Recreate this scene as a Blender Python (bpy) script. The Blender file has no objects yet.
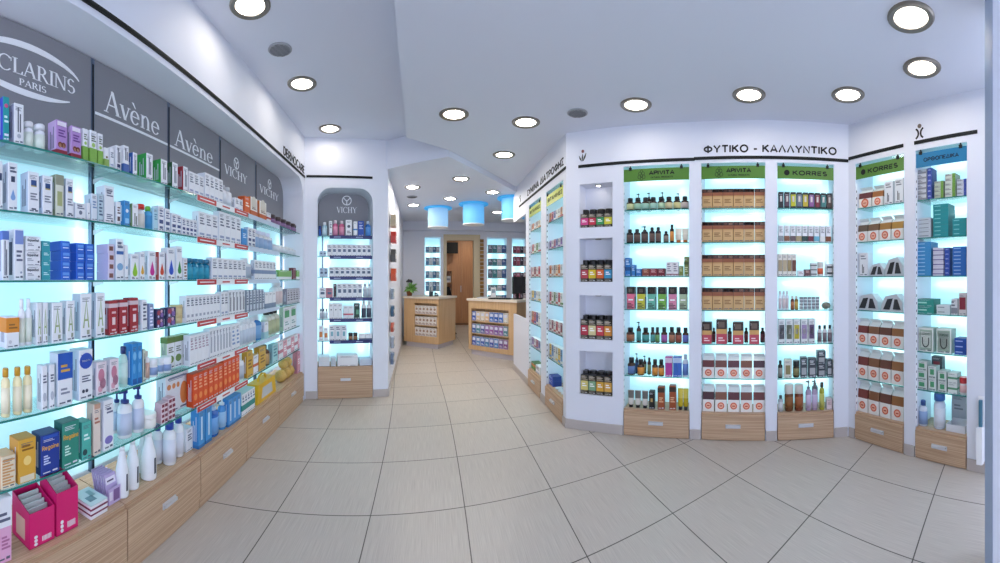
import bpy, math, random
from mathutils import Matrix, Vector
R = random.Random(7)
SC = bpy.context.scene
COL = SC.collection
EYE = 1.4
FPX = 390.0            # pixels per radian of the cylindrical panorama
XV, YH = 418.0, 279.0  # azimuth 0 (down the corridor) and the horizon

# ------------------------------------------------------------------ plan helpers
def azi(x): return (x - XV) / FPX
def plan(x, yf):
    "floor point seen at a picture point"
    d = FPX * EYE / (yf - YH); a = azi(x)
    return (d * math.sin(a), d * math.cos(a))
def plan_z(x, y, z):
    d = FPX * (z - EYE) / (YH - y); a = azi(x)
    return (d * math.sin(a), d * math.cos(a))
def zat(y, d): return EYE - (y - YH) * d / FPX

# ------------------------------------------------------------------ materials
def lin(c):
    if isinstance(c, str):
        c = c.lstrip('#'); c = c if len(c) == 6 else ''.join(q * 2 for q in c); c = [int(c[i:i + 2], 16) / 255 for i in (0, 2, 4)]
    return tuple(((v + .055) / 1.055) ** 2.4 if v > .04045 else v / 12.92 for v in c) + (1,)
MC = {}
def mat(c, rough=.45, metal=0, coat=0):
    k = (c, rough, metal, coat)
    if k in MC: return MC[k]
    m = bpy.data.materials.new('paint_' + str(c).strip('#')); m.use_nodes = True
    b = m.node_tree.nodes['Principled BSDF']
    b.inputs['Base Color'].default_value = lin(c); b.inputs['Roughness'].default_value = rough
    b.inputs['Metallic'].default_value = metal; b.inputs['Coat Weight'].default_value = coat
    MC[k] = m; return m
def nodes(name):
    m = bpy.data.materials.new(name); m.use_nodes = True; nt = m.node_tree
    return m, nt, nt.nodes, nt.links, nt.nodes['Principled BSDF']
def emit(name, c, s):
    m, nt, N, L, b = nodes(name)
    e = N.new('ShaderNodeEmission'); e.inputs[0].default_value = lin(c); e.inputs[1].default_value = s
    L.new(e.outputs[0], N['Material Output'].inputs[0]); return m
def plaster(name, c):
    m, nt, N, L, b = nodes(name)
    tc = N.new('ShaderNodeTexCoord'); no = N.new('ShaderNodeTexNoise'); no.inputs['Scale'].default_value = 90
    bu = N.new('ShaderNodeBump'); bu.inputs['Strength'].default_value = .03
    L.new(tc.outputs['Object'], no.inputs['Vector']); L.new(no.outputs[0], bu.inputs['Height']); L.new(bu.outputs[0], b.inputs['Normal'])
    b.inputs['Base Color'].default_value = lin(c); b.inputs['Roughness'].default_value = .6
    return m
def wood(name, c1, c2, axis='X', rough=.45):
    m, nt, N, L, b = nodes(name)
    tc = N.new('ShaderNodeTexCoord'); mp = N.new('ShaderNodeMapping')
    s = {'X': (1.0, 120, 130), 'Z': (60, 60, 1.0)}[axis]; mp.inputs['Scale'].default_value = s
    no = N.new('ShaderNodeTexNoise'); no.inputs['Scale'].default_value = 1.6; no.inputs['Detail'].default_value = 5
    cr = N.new('ShaderNodeValToRGB'); cr.color_ramp.elements[0].position = .32; cr.color_ramp.elements[1].position = .68
    cr.color_ramp.elements[0].color = lin(c1); cr.color_ramp.elements[1].color = lin(c2)
    L.new(tc.outputs['Object'], mp.inputs[0]); L.new(mp.outputs[0], no.inputs['Vector']); L.new(no.outputs[0], cr.inputs[0])
    L.new(cr.outputs[0], b.inputs['Base Color']); b.inputs['Roughness'].default_value = rough
    return m
def glass_mat(name, tint, gloss=.08):
    m, nt, N, L, b = nodes(name)
    t = N.new('ShaderNodeBsdfTransparent'); t.inputs[0].default_value = lin(tint)
    g = N.new('ShaderNodeBsdfGlossy'); g.inputs['Roughness'].default_value = .05
    lw = N.new('ShaderNodeLayerWeight'); lw.inputs[0].default_value = .25
    mu = N.new('ShaderNodeMath'); mu.operation = 'MULTIPLY'; mu.inputs[1].default_value = .55
    mx = N.new('ShaderNodeMixShader'); L.new(lw.outputs['Fresnel'], mu.inputs[0]); L.new(mu.outputs[0], mx.inputs[0])
    L.new(t.outputs[0], mx.inputs[1]); L.new(g.outputs[0], mx.inputs[2]); L.new(mx.outputs[0], N['Material Output'].inputs[0])
    return m
def panel_mat(name, c, tr, glow, gc=None):
    "milky acrylic of a light box: passes the light of the tubes behind it, with an even fill glow added"
    m, nt, N, L, b = nodes(name)
    t = N.new('ShaderNodeBsdfTranslucent'); t.inputs[0].default_value = lin(c)
    d = N.new('ShaderNodeBsdfDiffuse'); d.inputs[0].default_value = lin(c)
    mx = N.new('ShaderNodeMixShader'); mx.inputs[0].default_value = tr
    e = N.new('ShaderNodeEmission'); e.inputs[0].default_value = lin(gc or c); e.inputs[1].default_value = glow  # fill glow put into the material, on top of the light passing through
    ad = N.new('ShaderNodeAddShader')
    L.new(d.outputs[0], mx.inputs[1]); L.new(t.outputs[0], mx.inputs[2]); L.new(mx.outputs[0], ad.inputs[0]); L.new(e.outputs[0], ad.inputs[1])
    L.new(ad.outputs[0], N['Material Output'].inputs[0]); return m

M_WALL = plaster('white_wall_paint', '#e6e9f4')
M_CEIL = plaster('ceiling_paint', '#dde2f0')
M_OAK = wood('oak_laminate', '#ad8a6d', '#d3b596')
M_OAKV = wood('oak_laminate_upright', '#b9976c', '#e2c69c', 'Z')
M_DOOR = wood('warm_oak_panel', '#b9805a', '#d8a679', 'Z')
M_GLASS = glass_mat('clear_shelf_glass', '#f0faf8')
M_GEDGE = mat('#2f8078', .15)
M_STEEL = mat('#d2d5da', .3, .35)
M_STEELD = mat('#6f7f97', .35, .7)
M_BLACK = mat('#0a0b0c', .65)
M_TRIM = mat('#0b1110', .75)
M_PANEL = panel_mat('light_box_acrylic', '#eaf7f8', .65, .2, '#a9e2ee')
M_TUBE = emit('light_tube', '#f4ffff', 6.5)
M_TUBEL = emit('bright_light_tube', '#f8ffff', 20)
M_GREYP = mat('#86868d', .45)
M_WHITE = mat('#f6f7fa', .45)
M_STONE = mat('#bdb4b0', .5)
M_LENS = emit('lamp_lens', '#fff4e4', 26)
M_LENS2 = emit('rear_lamp_lens', '#fff4e4', 110)

# ------------------------------------------------------------------ mesh builder
class MB:
    def __init__(s): s.v = []; s.f = []; s.mi = []; s.mats = []; s.sm = []
    def m(s, m):
        if m not in s.mats: s.mats.append(m)
        return s.mats.index(m)
    def face(s, pts, m, smooth=False):
        b = len(s.v); s.v += [tuple(p) for p in pts]; s.f.append(tuple(range(b, b + len(pts)))); s.mi.append(s.m(m)); s.sm.append(smooth)
    def box(s, x0, x1, y0, y1, z0, z1, m, front=None, top=None, side=None):
        b = len(s.v)
        s.v += [(x, y, z) for z in (z0, z1) for y in (y0, y1) for x in (x0, x1)]
        fr = front or m; tp = top or m; sd = side or m
        for q, mm in (((0, 2, 3, 1), m), ((4, 5, 7, 6), tp), ((0, 1, 5, 4), fr), ((2, 6, 7, 3), m), ((0, 4, 6, 2), sd), ((1, 3, 7, 5), sd)):
            s.f.append(tuple(b + i for i in q)); s.mi.append(s.m(mm)); s.sm.append(False)
        return s
    def prism(s, pts, z0, z1, m, top=None, bot=None):
        n = len(pts); a = sum(pts[i][0] * pts[(i + 1) % n][1] - pts[(i + 1) % n][0] * pts[i][1] for i in range(n))
        if a < 0: pts = pts[::-1]
        s.face([(x, y, z1) for x, y in pts], top or m); s.face([(x, y, z0) for x, y in pts[::-1]], bot or m)
        for i in range(n):
            p, q = pts[i], pts[(i + 1) % n]
            s.face([(p[0], p[1], z0), (q[0], q[1], z0), (q[0], q[1], z1), (p[0], p[1], z1)], m)
        return s
    def vprism(s, pts, y0, y1, m, front=None):
        "outline in x,z with thickness along y; front is at y0"
        n = len(pts); a = sum(pts[i][0] * pts[(i + 1) % n][1] - pts[(i + 1) % n][0] * pts[i][1] for i in range(n))
        if a < 0: pts = pts[::-1]
        s.face([(x, y0, z) for x, z in pts], front or m); s.face([(x, y1, z) for x, z in pts[::-1]], m)
        for i in range(n):
            p, q = pts[i], pts[(i + 1) % n]
            s.face([(q[0], y0, q[1]), (p[0], y0, p[1]), (p[0], y1, p[1]), (q[0], y1, q[1])], m)
        return s
    def lathe(s, prof, m, cx=0, cy=0, n=14, mats=None, sx=1, sy=1):
        b = len(s.v)
        for r, z in prof:
            for k in range(n):
                t = 2 * math.pi * k / n; s.v.append((cx + sx * r * math.cos(t), cy + sy * r * math.sin(t), z))
        for i in range(len(prof) - 1):
            mm = s.m(mats[i] if mats else m)
            for k in range(n):
                a = b + i * n + k; c = b + i * n + (k + 1) % n
                s.f.append((a, c, c + n, a + n)); s.mi.append(mm); s.sm.append(True)
        s.f.append(tuple(b + k for k in range(n))[::-1]); s.mi.append(s.m(mats[0] if mats else m)); s.sm.append(False)
        e = b + (len(prof) - 1) * n
        s.f.append(tuple(e + k for k in range(n))); s.mi.append(s.m(mats[-1] if mats else m)); s.sm.append(False)
        return s
    def strip(s, pts, w, y0, y1, m):
        "polyline in x,z with width w (number or list), thickness y0..y1"
        L = []; Rr = []
        for i, p in enumerate(pts):
            a = pts[max(0, i - 1)]; c = pts[min(len(pts) - 1, i + 1)]
            dx, dz = c[0] - a[0], c[1] - a[1]; l = math.hypot(dx, dz) or 1; ww = (w[i] if isinstance(w, (list, tuple)) else w) / 2
            L.append((p[0] - dz / l * ww, p[1] + dx / l * ww)); Rr.append((p[0] + dz / l * ww, p[1] - dx / l * ww))
        for i in range(len(pts) - 1): s.vprism([L[i], L[i + 1], Rr[i + 1], Rr[i]], y0, y1, m)
        return s
    def mesh(s, name):
        me = bpy.data.meshes.new(name); me.from_pydata(s.v, [], s.f)
        for m in s.mats: me.materials.append(m)
        me.polygons.foreach_set('material_index', s.mi); me.polygons.foreach_set('use_smooth', s.sm)
        me.update(); return me

def link(name, me, parent=None, M=None):
    o = bpy.data.objects.new(name, me); COL.objects.link(o)
    if parent is not None: o.parent = parent
    if M is not None: o.matrix_local = M
    return o
def obj(name, mb, parent=None, M=None): return link(name, mb.mesh(name), parent, M)
def tag(o, label, cat, group=None):
    o['label'] = label; o['category'] = cat
    if group: o['group'] = group
    return o
def thing(name, label, cat, M=None, group=None):
    o = bpy.data.objects.new(name, None); COL.objects.link(o); o.empty_display_size = .05
    if M is not None: o.matrix_local = M
    return tag(o, label, cat, group)
def struct(name, mb, M=None):
    o = obj(name, mb, None, M); o['kind'] = 'structure'; return o
def T(x, y, z, rz=0): return Matrix.Translation((x, y, z)) @ Matrix.Rotation(rz, 4, 'Z')

# ------------------------------------------------------------------ lettering
def sans_glyph(ch):
    "plain capitals as strokes: (list of polylines, width) on a unit height"
    o = lambda cx, cz, rx, rz, a0, a1, n=14: arc(cx, cz, rx, rz, a0, a1, n)
    G = {'A': ([[(0, 0), (.36, 1), (.72, 0)], [(.13, .3), (.59, .3)]], .72), 'Λ': ([[(0, 0), (.36, 1), (.72, 0)]], .72), 'V': ([[(0, 1), (.36, 0), (.72, 1)]], .72),
     'Δ': ([[(0, .05), (.37, 1), (.74, .05), (0, .05)]], .74), 'I': ([[(0, 0), (0, 1)]], .06), 'K': ([[(0, 0), (0, 1)], [(.6, 1), (.03, .45)], [(.2, .6), (.64, 0)]], .64),
     'O': ([o(.42, .5, .40, .48, 0, 360, 26)], .84), 'Θ': ([o(.42, .5, .40, .48, 0, 360, 26), [(.22, .5), (.62, .5)]], .84), 'Φ': ([o(.44, .5, .42, .33, 0, 360, 26), [(.44, -.05), (.44, 1.05)]], .88),
     'Y': ([[(0, 1), (.35, .45), (.7, 1)], [(.35, .45), (.35, 0)]], .7), 'T': ([[(0, .95), (.68, .95)], [(.34, .95), (.34, 0)]], .68), 'N': ([[(0, 0), (0, 1), (.62, 0), (.62, 1)]], .62),
     'M': ([[(0, 0), (.03, 1), (.4, .25), (.77, 1), (.8, 0)]], .8), 'H': ([[(0, 0), (0, 1)], [(.6, 0), (.6, 1)], [(0, .5), (.6, .5)]], .6), 'Π': ([[(0, 0), (0, .95), (.62, .95), (.62, 0)]], .62),
     'E': ([[(.52, .95), (0, .95), (0, .05), (.52, .05)], [(0, .5), (.46, .5)]], .52), 'L': ([[(0, 1), (0, .05), (.5, .05)]], .5), 'Σ': ([[(.55, .95), (.02, .95), (.32, .5), (.02, .05), (.57, .05)]], .57),
     'P': ([[(0, 0), (0, .95), (.32, .95)], o(.32, .71, .25, .24, 90, -90, 10), [(.32, .47), (0, .47)]], .57), 'R': ([[(0, 0), (0, .95), (.32, .95)], o(.32, .71, .25, .24, 90, -90, 10), [(.32, .47), (0, .47)], [(.3, .47), (.6, 0)]], .6),
     'B': ([[(.3, .95), (0, .95), (0, .05), (.32, .05)], o(.3, .73, .23, .22, 90, -90, 10), o(.32, .28, .27, .23, 90, -90, 10), [(.32, .51), (0, .51)]], .6), 'D': ([[(.28, .95), (0, .95), (0, .05), (.28, .05)], o(.28, .5, .4, .45, 90, -90, 14)], .68),
     'C': ([o(.42, .5, .40, .46, 45, 315, 20)], .74), 'S': ([o(.29, .73, .25, .23, 40, 270, 12) + o(.29, .27, .27, .23, 90, -140, 12)], .57), 'U': ([[(0, 1), (0, .3)] + o(.3, .3, .3, .26, 180, 360, 12) + [(.6, 1)]], .6),
     '-': ([[(0, .42), (.36, .42)]], .36), '/': ([[(0, -.08), (.36, 1.05)]], .36), ' ': ([], .22)}
    x = .68
    G.update({'e': ([[(.05, .36), (.55, .36)], o(.3, .34, .28, .32, 15, 320, 18)], .6), 'g': ([o(.28, .34, .27, .32, 0, 360, 18), [(.55, .66), (.55, -.05)] + o(.29, -.05, .26, .2, 0, -150, 10)], .6), 'a': ([o(.28, .34, .27, .32, 0, 360, 18), [(.55, .66), (.55, 0)]], .6),
     'i': ([[(0, 0), (0, .66)], [(0, .86), (0, 1)]], .06), 'n': ([[(0, 0), (0, .66)], [(0, .4)] + o(.26, .4, .25, .24, 170, 0, 10) + [(.51, 0)]], .52), 'p': ([o(.28, .34, .27, .32, 0, 360, 18), [(0, .66), (0, -.28)]], .56), 't': ([[(.12, .95), (.12, .1), (.3, .04)], [(0, .66), (.3, .66)]], .32),
     'h': ([[(0, 0), (0, 1)], [(0, .4)] + o(.26, .4, .25, .24, 170, 0, 10) + [(.51, 0)]], .52), 'o': ([o(.28, .34, .27, .32, 0, 360, 18)], .56), 'l': ([[(0, 0), (0, 1)]], .06)})
    for g, l in zip('ΑΒΕΗΙΚΜΝΟΡΤΥ', 'ABEHIKMNOPTY'): G[g] = G[l]
    return G[ch]
def text_into(mb, s, x0, x1, z0, h, y0, y1, m, bold=.0):
    "sans capitals fitted between x0 and x1 on the plane y, base z0, capital height h"
    G = [sans_glyph(c) for c in s]; sp = .24; tot = sum(w for _, w in G) + sp * (len(G) - 1); k = (x1 - x0) / tot; x = x0; t = h * (.125 + bold * 4)
    for Q, w in G:
        for q in Q: mb.strip([(x + px * k, z0 + t / 2 + pz * (h - t)) for px, pz in q], t, y0, y1, m)
        x += (w + sp) * k
def letter_parts(parent, s, x0, x1, z0, h, y0, y1, m, bold=.0):
    "the same lettering with each letter a mesh of its own under its sign"
    G = [sans_glyph(c) for c in s]; sp = .24; tot = sum(w for _, w in G) + sp * (len(G) - 1); k = (x1 - x0) / tot; x = x0; t = h * (.125 + bold * 4)
    for Q, w in G:
        if Q:
            mb = MB()
            for q in Q: mb.strip([(x + px * k, z0 + t / 2 + pz * (h - t)) for px, pz in q], t, y0, y1, m)
            obj('letter', mb, parent)
        x += (w + sp) * k
def arc(cx, cz, rx, rz, a0, a1, n=14): return [(cx + rx * math.cos(math.radians(a0 + (a1 - a0) * i / n)), cz + rz * math.sin(math.radians(a0 + (a1 - a0) * i / n))) for i in range(n + 1)]
def crescent(cx, cz, rx, rz, a0, a1, wt, wn, n=16):
    out = arc(cx, cz, rx, rz, a0, a1, n); inn = arc(cx, cz, rx - wt, rz - wn, a0, a1, n); return out, inn
SERIF = {}
def serif_glyph(ch):
    "roman capitals built from thick and thin strokes, unit height: (list of quads, advance)"
    Q = []; t, n = .13, .05
    def st(x0, z0, x1, z1, w): Q.append([(x0 - w / 2, z0), (x0 + w / 2, z0), (x1 + w / 2, z1), (x1 - w / 2, z1)])
    def sf(x, z, w=.26): Q.append([(x - w / 2, z), (x + w / 2, z), (x + w / 2, z + .035), (x - w / 2, z + .035)])
    def ar(*a, **k):
        o, i = crescent(*a, **k)
        for j in range(len(o) - 1): Q.append([o[j], o[j + 1], i[j + 1], i[j]])
    if ch == 'A': st(.06, 0, .37, 1, n); st(.68, 0, .37, .98, t); Q.append([(.17, .33), (.56, .33), (.56, .38), (.19, .38)]); sf(.06, 0, .22); sf(.69, 0, .28); adv = .8
    elif ch in 'Vv':
        h = 1 if ch == 'V' else .62; k = 1 if ch == 'V' else .72
        st(.38 * k, 0, .1 * k, h, t); st(.38 * k, 0, .66 * k, h, n); sf(.1 * k, h - .035, .28 * k); sf(.66 * k, h - .035, .22 * k); adv = .76 * k
    elif ch == 'I': st(.16, 0, .16, 1, t); sf(.16, 0, .3); sf(.16, .965, .3); adv = .34
    elif ch == 'H': st(.16, 0, .16, 1, t); st(.66, 0, .66, 1, t); Q.append([(.16, .49), (.66, .49), (.66, .54), (.16, .54)]); [sf(x, z, .3) for x in (.16, .66) for z in (0, .965)]; adv = .84
    elif ch == 'L': st(.16, 0, .16, 1, t); sf(.16, .965, .3); Q.append([(.04, 0), (.6, 0), (.62, .22), (.57, .22), (.52, .05), (.04, .05)]); adv = .66
    elif ch == 'N': st(.12, 0, .12, 1, n); st(.7, 0, .12, 1, t); st(.72, 0, .72, 1, n); sf(.12, 0); sf(.1, .965, .2); sf(.72, .965); adv = .86
    elif ch in 'PR':
        st(.16, 0, .16, 1, t); sf(.16, 0, .3); sf(.1, .965, .14); ar(.3, .735, .3, .265, -90, 90, t, n)
        Q.append([(.16, .95), (.3, .95), (.3, 1), (.16, 1)]); Q.append([(.16, .47), (.3, .47), (.3, .52), (.16, .52)])
        if ch == 'R': st(.7, 0, .36, .5, t); sf(.74, 0, .16)
        adv = .68 if ch == 'P' else .8
    elif ch == 'Y': st(.4, .45, .1, 1, t); st(.4, .45, .68, 1, n); st(.4, 0, .4, .5, t); sf(.4, 0, .3); sf(.1, .965, .28); sf(.68, .965, .22); adv = .78
    elif ch == 'C': ar(.46, .5, .44, .52, 42, 318, t, n); st(.79, .68, .79, .9, .035); adv = .86
    elif ch == 'S': ar(.3, .73, .25, .28, 30, 270, t * .9, n); ar(.3, .27, .28, .28, -150, 90, t * .9, n); Q.append([(.24, .48), (.34, .44), (.36, .53), (.27, .56)]); adv = .62
    elif ch in 'eè':
        ar(.28, .3, .27, .33, 0, 325, .11, .045); Q.append([(.04, .31), (.53, .31), (.53, .355), (.04, .355)])
        if ch == 'è': Q.append([(.1, .97), (.2, .97), (.33, .74), (.29, .74)])
        adv = .6
    elif ch == 'n': st(.14, 0, .14, .62, .11); sf(.14, 0, .24); sf(.09, .585, .12); ar(.33, .36, .22, .28, 0, 150, .11, .045); st(.495, 0, .495, .38, .11); sf(.5, 0, .24); adv = .68
    else: adv = .3
    return Q, adv
def serif_into(mb, s, x0, x1, z0, h, y0, y1, m):
    G = [serif_glyph(c) for c in s]; tot = sum(a for _, a in G); k = (x1 - x0) / tot; x = x0
    for Q, a in G:
        for q in Q: mb.vprism([(x + px * k, z0 + pz * h) for px, pz in q], y0, y1, m)
        x += a * k

# ------------------------------------------------------------------ frames (walls and bays)
class Frame:
    "a vertical plane: P its origin on the floor, local x runs to the viewer's right, local y into the wall"
    def __init__(s, P, Q):
        s.P = P; dx, dy = Q[0] - P[0], Q[1] - P[1]; s.L = math.hypot(dx, dy); s.U = (dx / s.L, dy / s.L); s.N = (-s.U[1], s.U[0]); s.rz = math.atan2(dy, dx)
    def at(s, u, n): return (s.P[0] + s.U[0] * u + s.N[0] * n, s.P[1] + s.U[1] * u + s.N[1] * n)
    def M(s, u=0, n=0, z=0, rz=0): x, y = s.at(u, n); return T(x, y, z, s.rz + rz)
    def pu(s, px, n=0):
        a = azi(px); dx, dy = math.sin(a), math.cos(a); O = s.at(0, n)
        det = dx * (-s.U[1]) + s.U[0] * dy
        return (dx * O[1] - dy * O[0]) / (dy * s.U[0] - dx * s.U[1])
    def pz(s, px, py, n=0):
        x, y = s.at(s.pu(px, n), n); return zat(py, math.hypot(x, y))

# ------------------------------------------------------------------ products
ORD = ['zeroth', 'first', 'second', 'third', 'fourth', 'fifth', 'sixth', 'seventh', 'eighth', 'ninth', 'tenth', 'eleventh', 'twelfth', 'thirteenth', 'fourteenth', 'fifteenth', 'sixteenth', 'seventeenth', 'eighteenth', 'nineteenth', 'twentieth', 'twenty-first', 'twenty-second', 'twenty-third', 'twenty-fourth', 'twenty-fifth', 'twenty-sixth', 'twenty-seventh', 'twenty-eighth', 'twenty-ninth', 'thirtieth']
REG = []   # (place, shelf, desc, cat, obj, column, level, levels)
INK = '#4a4f66'
def carton_mesh(w, d, h, front, side, top, prints):
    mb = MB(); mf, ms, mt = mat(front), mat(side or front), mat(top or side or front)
    b = min(.0018, w * .08)
    # body with softened upright corners
    o = [(-w / 2 + b, 0), (w / 2 - b, 0), (w / 2, b), (w / 2, d - b), (w / 2 - b, d), (-w / 2 + b, d), (-w / 2, d - b), (-w / 2, b)]
    for i in range(8):
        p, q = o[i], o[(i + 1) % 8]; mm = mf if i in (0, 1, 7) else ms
        mb.face([(p[0], p[1], 0), (q[0], q[1], 0), (q[0], q[1], h), (p[0], p[1], h)], mm)
    mb.face([(x, y, h) for x, y in o], mt); mb.face([(x, y, 0) for x, y in o[::-1]], mt)
    mb.box(-w / 2 + .004, w / 2 - .004, .004, d * .8, h, h + .0008, mt)       # tuck flap
    e = .0006
    X = lambda f: -w / 2 + f * w
    sd_ = lin(side or front); ik = mat('#6d7388' if sum(sd_[:3]) > .9 else '#c9cedd'); fr_ = lin(front); fk = mat('#555b70' if sum(fr_[:3]) > .9 else '#dde0ea')
    if h > .05 and d > .03:      # small print on the side and along the foot of the front
        for k in range(3): mb.box(-w / 2 - e * .7, -w / 2, d * (.28 + .17 * k), d * (.36 + .17 * k), h * .18, h * (.82, .6, .7)[k], ik)
        mb.box(X(.12), X(.5), -e * .7, 0, h * .045, h * .07, fk); mb.box(X(.62), X(.88), -e * .7, 0, h * .045, h * .085, fk)
        if w > .03:
            for k in range(3): mb.box(X(.14), X((.8, .62, .72)[k]), -e * .7, 0, h * (.9 - .035 * k), h * (.912 - .035 * k), fk)
    for p in prints or ():
        k = p[0]
        if k == 'band':
            m = mat(p[3]); mb.box(-w / 2 - e, w / 2 + e, -e, d + e, h * p[1], h * p[2], m)
        elif k == 'rect': mb.box(X(p[1]), X(p[2]), -e, 0, h * p[3], h * p[4], mat(p[5]))
        elif k == 'side': mb.box(-w / 2 - e, -w / 2, d * p[1], d * p[2], h * p[3], h * p[4], mat(p[5]))
        elif k == 'disc': mb.vprism(arc(X(p[1]), h * p[2], w * p[3], w * p[3], 0, 337.5, 15), -2 * e, 0, mat(p[4]))
        elif k == 'oval': mb.vprism(arc(X(p[1]), h * p[2], w * p[3], h * p[4], 0, 337.5, 15), -2 * e, 0, mat(p[5]))
        elif k == 'drop':
            r = w * p[3]; pts = arc(X(p[1]), h * p[2], r, r * 1.1, 145, 395, 12) + [(X(p[1]), h * p[2] + r * 3)]
            mb.vprism(pts, -2 * e, 0, mat(p[4]))
        elif k == 'lines':
            n = p[5]; m = mat(p[6])
            for i in range(n):
                z = h * (p[3] + (p[4] - p[3]) * (i + .5) / n); hh = h * (p[4] - p[3]) / n * .25
                mb.box(X(p[1]), X(p[1] + (p[2] - p[1]) * (1, .7, .9, .6)[i % 4]), -2 * e, 0, z - hh, z + hh, m)
        elif k == 'vlines':
            n = p[5]; m = mat(p[6])
            for i in range(n):
                x = X(p[1] + (p[2] - p[1]) * (i + .5) / n); hh = w * (p[2] - p[1]) / n * .25
                mb.box(x - hh, x + hh, -2 * e, 0, h * p[3], h * (p[3] + (p[4] - p[3]) * (1, .75)[i % 2]), m)
        elif k == 'amark':
            m = mat(p[1]); mb.strip([(X(.25), h * .25), (X(.5), h * .85), (X(.72), h * .25)], w * .1, -2 * e, 0, m); mb.box(X(.3), X(.66), -2 * e, 0, h * .4, h * .44, m)
        elif k == 'text': text_into(mb, p[1], X(p[2]), X(p[3]), h * p[4], h * p[5], -2 * e, 0, mat(p[6]))
        elif k == 'vtext':
            t = MB(); text_into(t, p[1], h * p[4], h * p[5], 0, w * (p[3] - p[2]), -2 * e, 0, mat(p[6]))
            t.v = [(X(p[3]) - z, y, x) for x, y, z in t.v]
            for f in t.f: mb.face([t.v[i] for i in f], mat(p[6]))
    return mb
def bottle_parts(w, h, kind, body, cap, label, lab2=None):
    "list of (part name or None for the body, MB)"
    r = w / 2; mb_, mc, ml = mat(body, .2), mat(cap, .3), mat(label, .5) if label else None
    P = []; cy = r
    if kind == 'cone':        # straight body with a long conical neck and a printed front
        P.append((None, MB().lathe([(r * .94, 0), (r, h * .02), (r, h * .5), (r * .9, h * .58), (r * .42, h * .9), (r * .4, h * .92)], mb_, 0, cy)))
        P.append(('cap', MB().lathe([(r * .43, h * .921), (r * .42, h * .99), (r * .36, h)], mc, 0, cy)))
        P.append(('print', MB().box(-r * .16, r * .16, cy - r * 1.02, cy - r * .99, h * .14, h * .48, mat('#3c3f4c', .5))))
    elif kind == 'jar':
        b = MB().lathe([(r * .92, 0), (r, h * .08), (r, h * .6), (r * .9, h * .66)], mb_, 0, cy); P.append((None, b))
        P.append(('lid', MB().lathe([(r * 1.0, h * .662), (r * 1.02, h * .7), (r * 1.02, h * .97), (r * .95, h)], mc, 0, cy)))
        if ml: P.append(('label', MB().lathe([(r * 1.01, h * .14), (r * 1.01, h * .55)], ml, 0, cy)))
    elif kind == 'tube':      # stands on its cap
        P.append(('cap', MB().lathe([(r * .72, 0), (r * .72, h * .16)], mc, 0, cy)))
        b = MB(); n = 14; secs = [(h * .16, .75, .75), (h * .2, 1, .95), (h * .55, 1, .7), (h * .97, 1.05, .1), (h, 1.05, .08)]
        i0 = len(b.v)
        for z, sx, sy in secs:
            for k in range(n):
                t = 2 * math.pi * k / n; b.v.append((r * sx * math.cos(t), cy + r * sy * math.sin(t), z))
        lmat = [mb_, mb_, ml or mb_, mb_]
        for i in range(4):
            for k in range(n):
                a = i * n + k; c = i * n + (k + 1) % n; b.f.append((a, c, c + n, a + n)); b.mi.append(b.m(lmat[i])); b.sm.append(True)
        b.f.append(tuple(range(4 * n, 5 * n))); b.mi.append(b.m(mb_)); b.sm.append(False)
        b.f.append(tuple(range(n))[::-1]); b.mi.append(b.m(mb_)); b.sm.append(False)
        P.append((None, b))
    else:
        hb = h * (.72 if kind == 'pump' else .76 if kind == 'spray' else .8)
        if kind == 'slim': hb = h * .82
        if kind == 'flask': hb = h * .7
        sq = .72 if kind in ('pump', 'oval') else 1
        b = MB().lathe([(r * .9, 0), (r, h * .03), (r, hb * .84), (r * .88, hb * .92), (r * .44, hb * .985), (r * .42, hb)], mb_, 0, cy * sq, sy=sq); P.append((None, b))
        if ml: P.append(('label', MB().lathe([(r * 1.015, h * .08), (r * 1.015, hb * .74)], ml, 0, cy * sq, sy=sq)))
        if kind == 'pump':
            c = MB().lathe([(r * .5, hb), (r * .5, hb + h * .06), (r * .2, hb + h * .07), (r * .16, h * .92), (r * .34, h * .93), (r * .34, h)], mc, 0, cy * sq)
            c.box(-r * .95, 0, cy * sq - r * .14, cy * sq + r * .14, h * .945, h * .985, mc); P.append(('pump', c))
        elif kind == 'spray':
            c = MB().lathe([(r * .46, hb), (r * .46, hb + h * .06), (r * .3, hb + h * .08), (r * .26, h * .86), (r * .5, h * .88), (r * .5, h)], mc, 0, cy * sq); P.append(('pump', c))
        else:
            cr_ = .66 if kind in ('slim', 'flask') else .58 if kind != 'can' else .97
            P.append(('cap', MB().lathe([(r * cr_, hb), (r * cr_, h * .97), (r * cr_ * .85, h)], mc, 0, cy * sq, sy=sq)))
    return P
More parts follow.
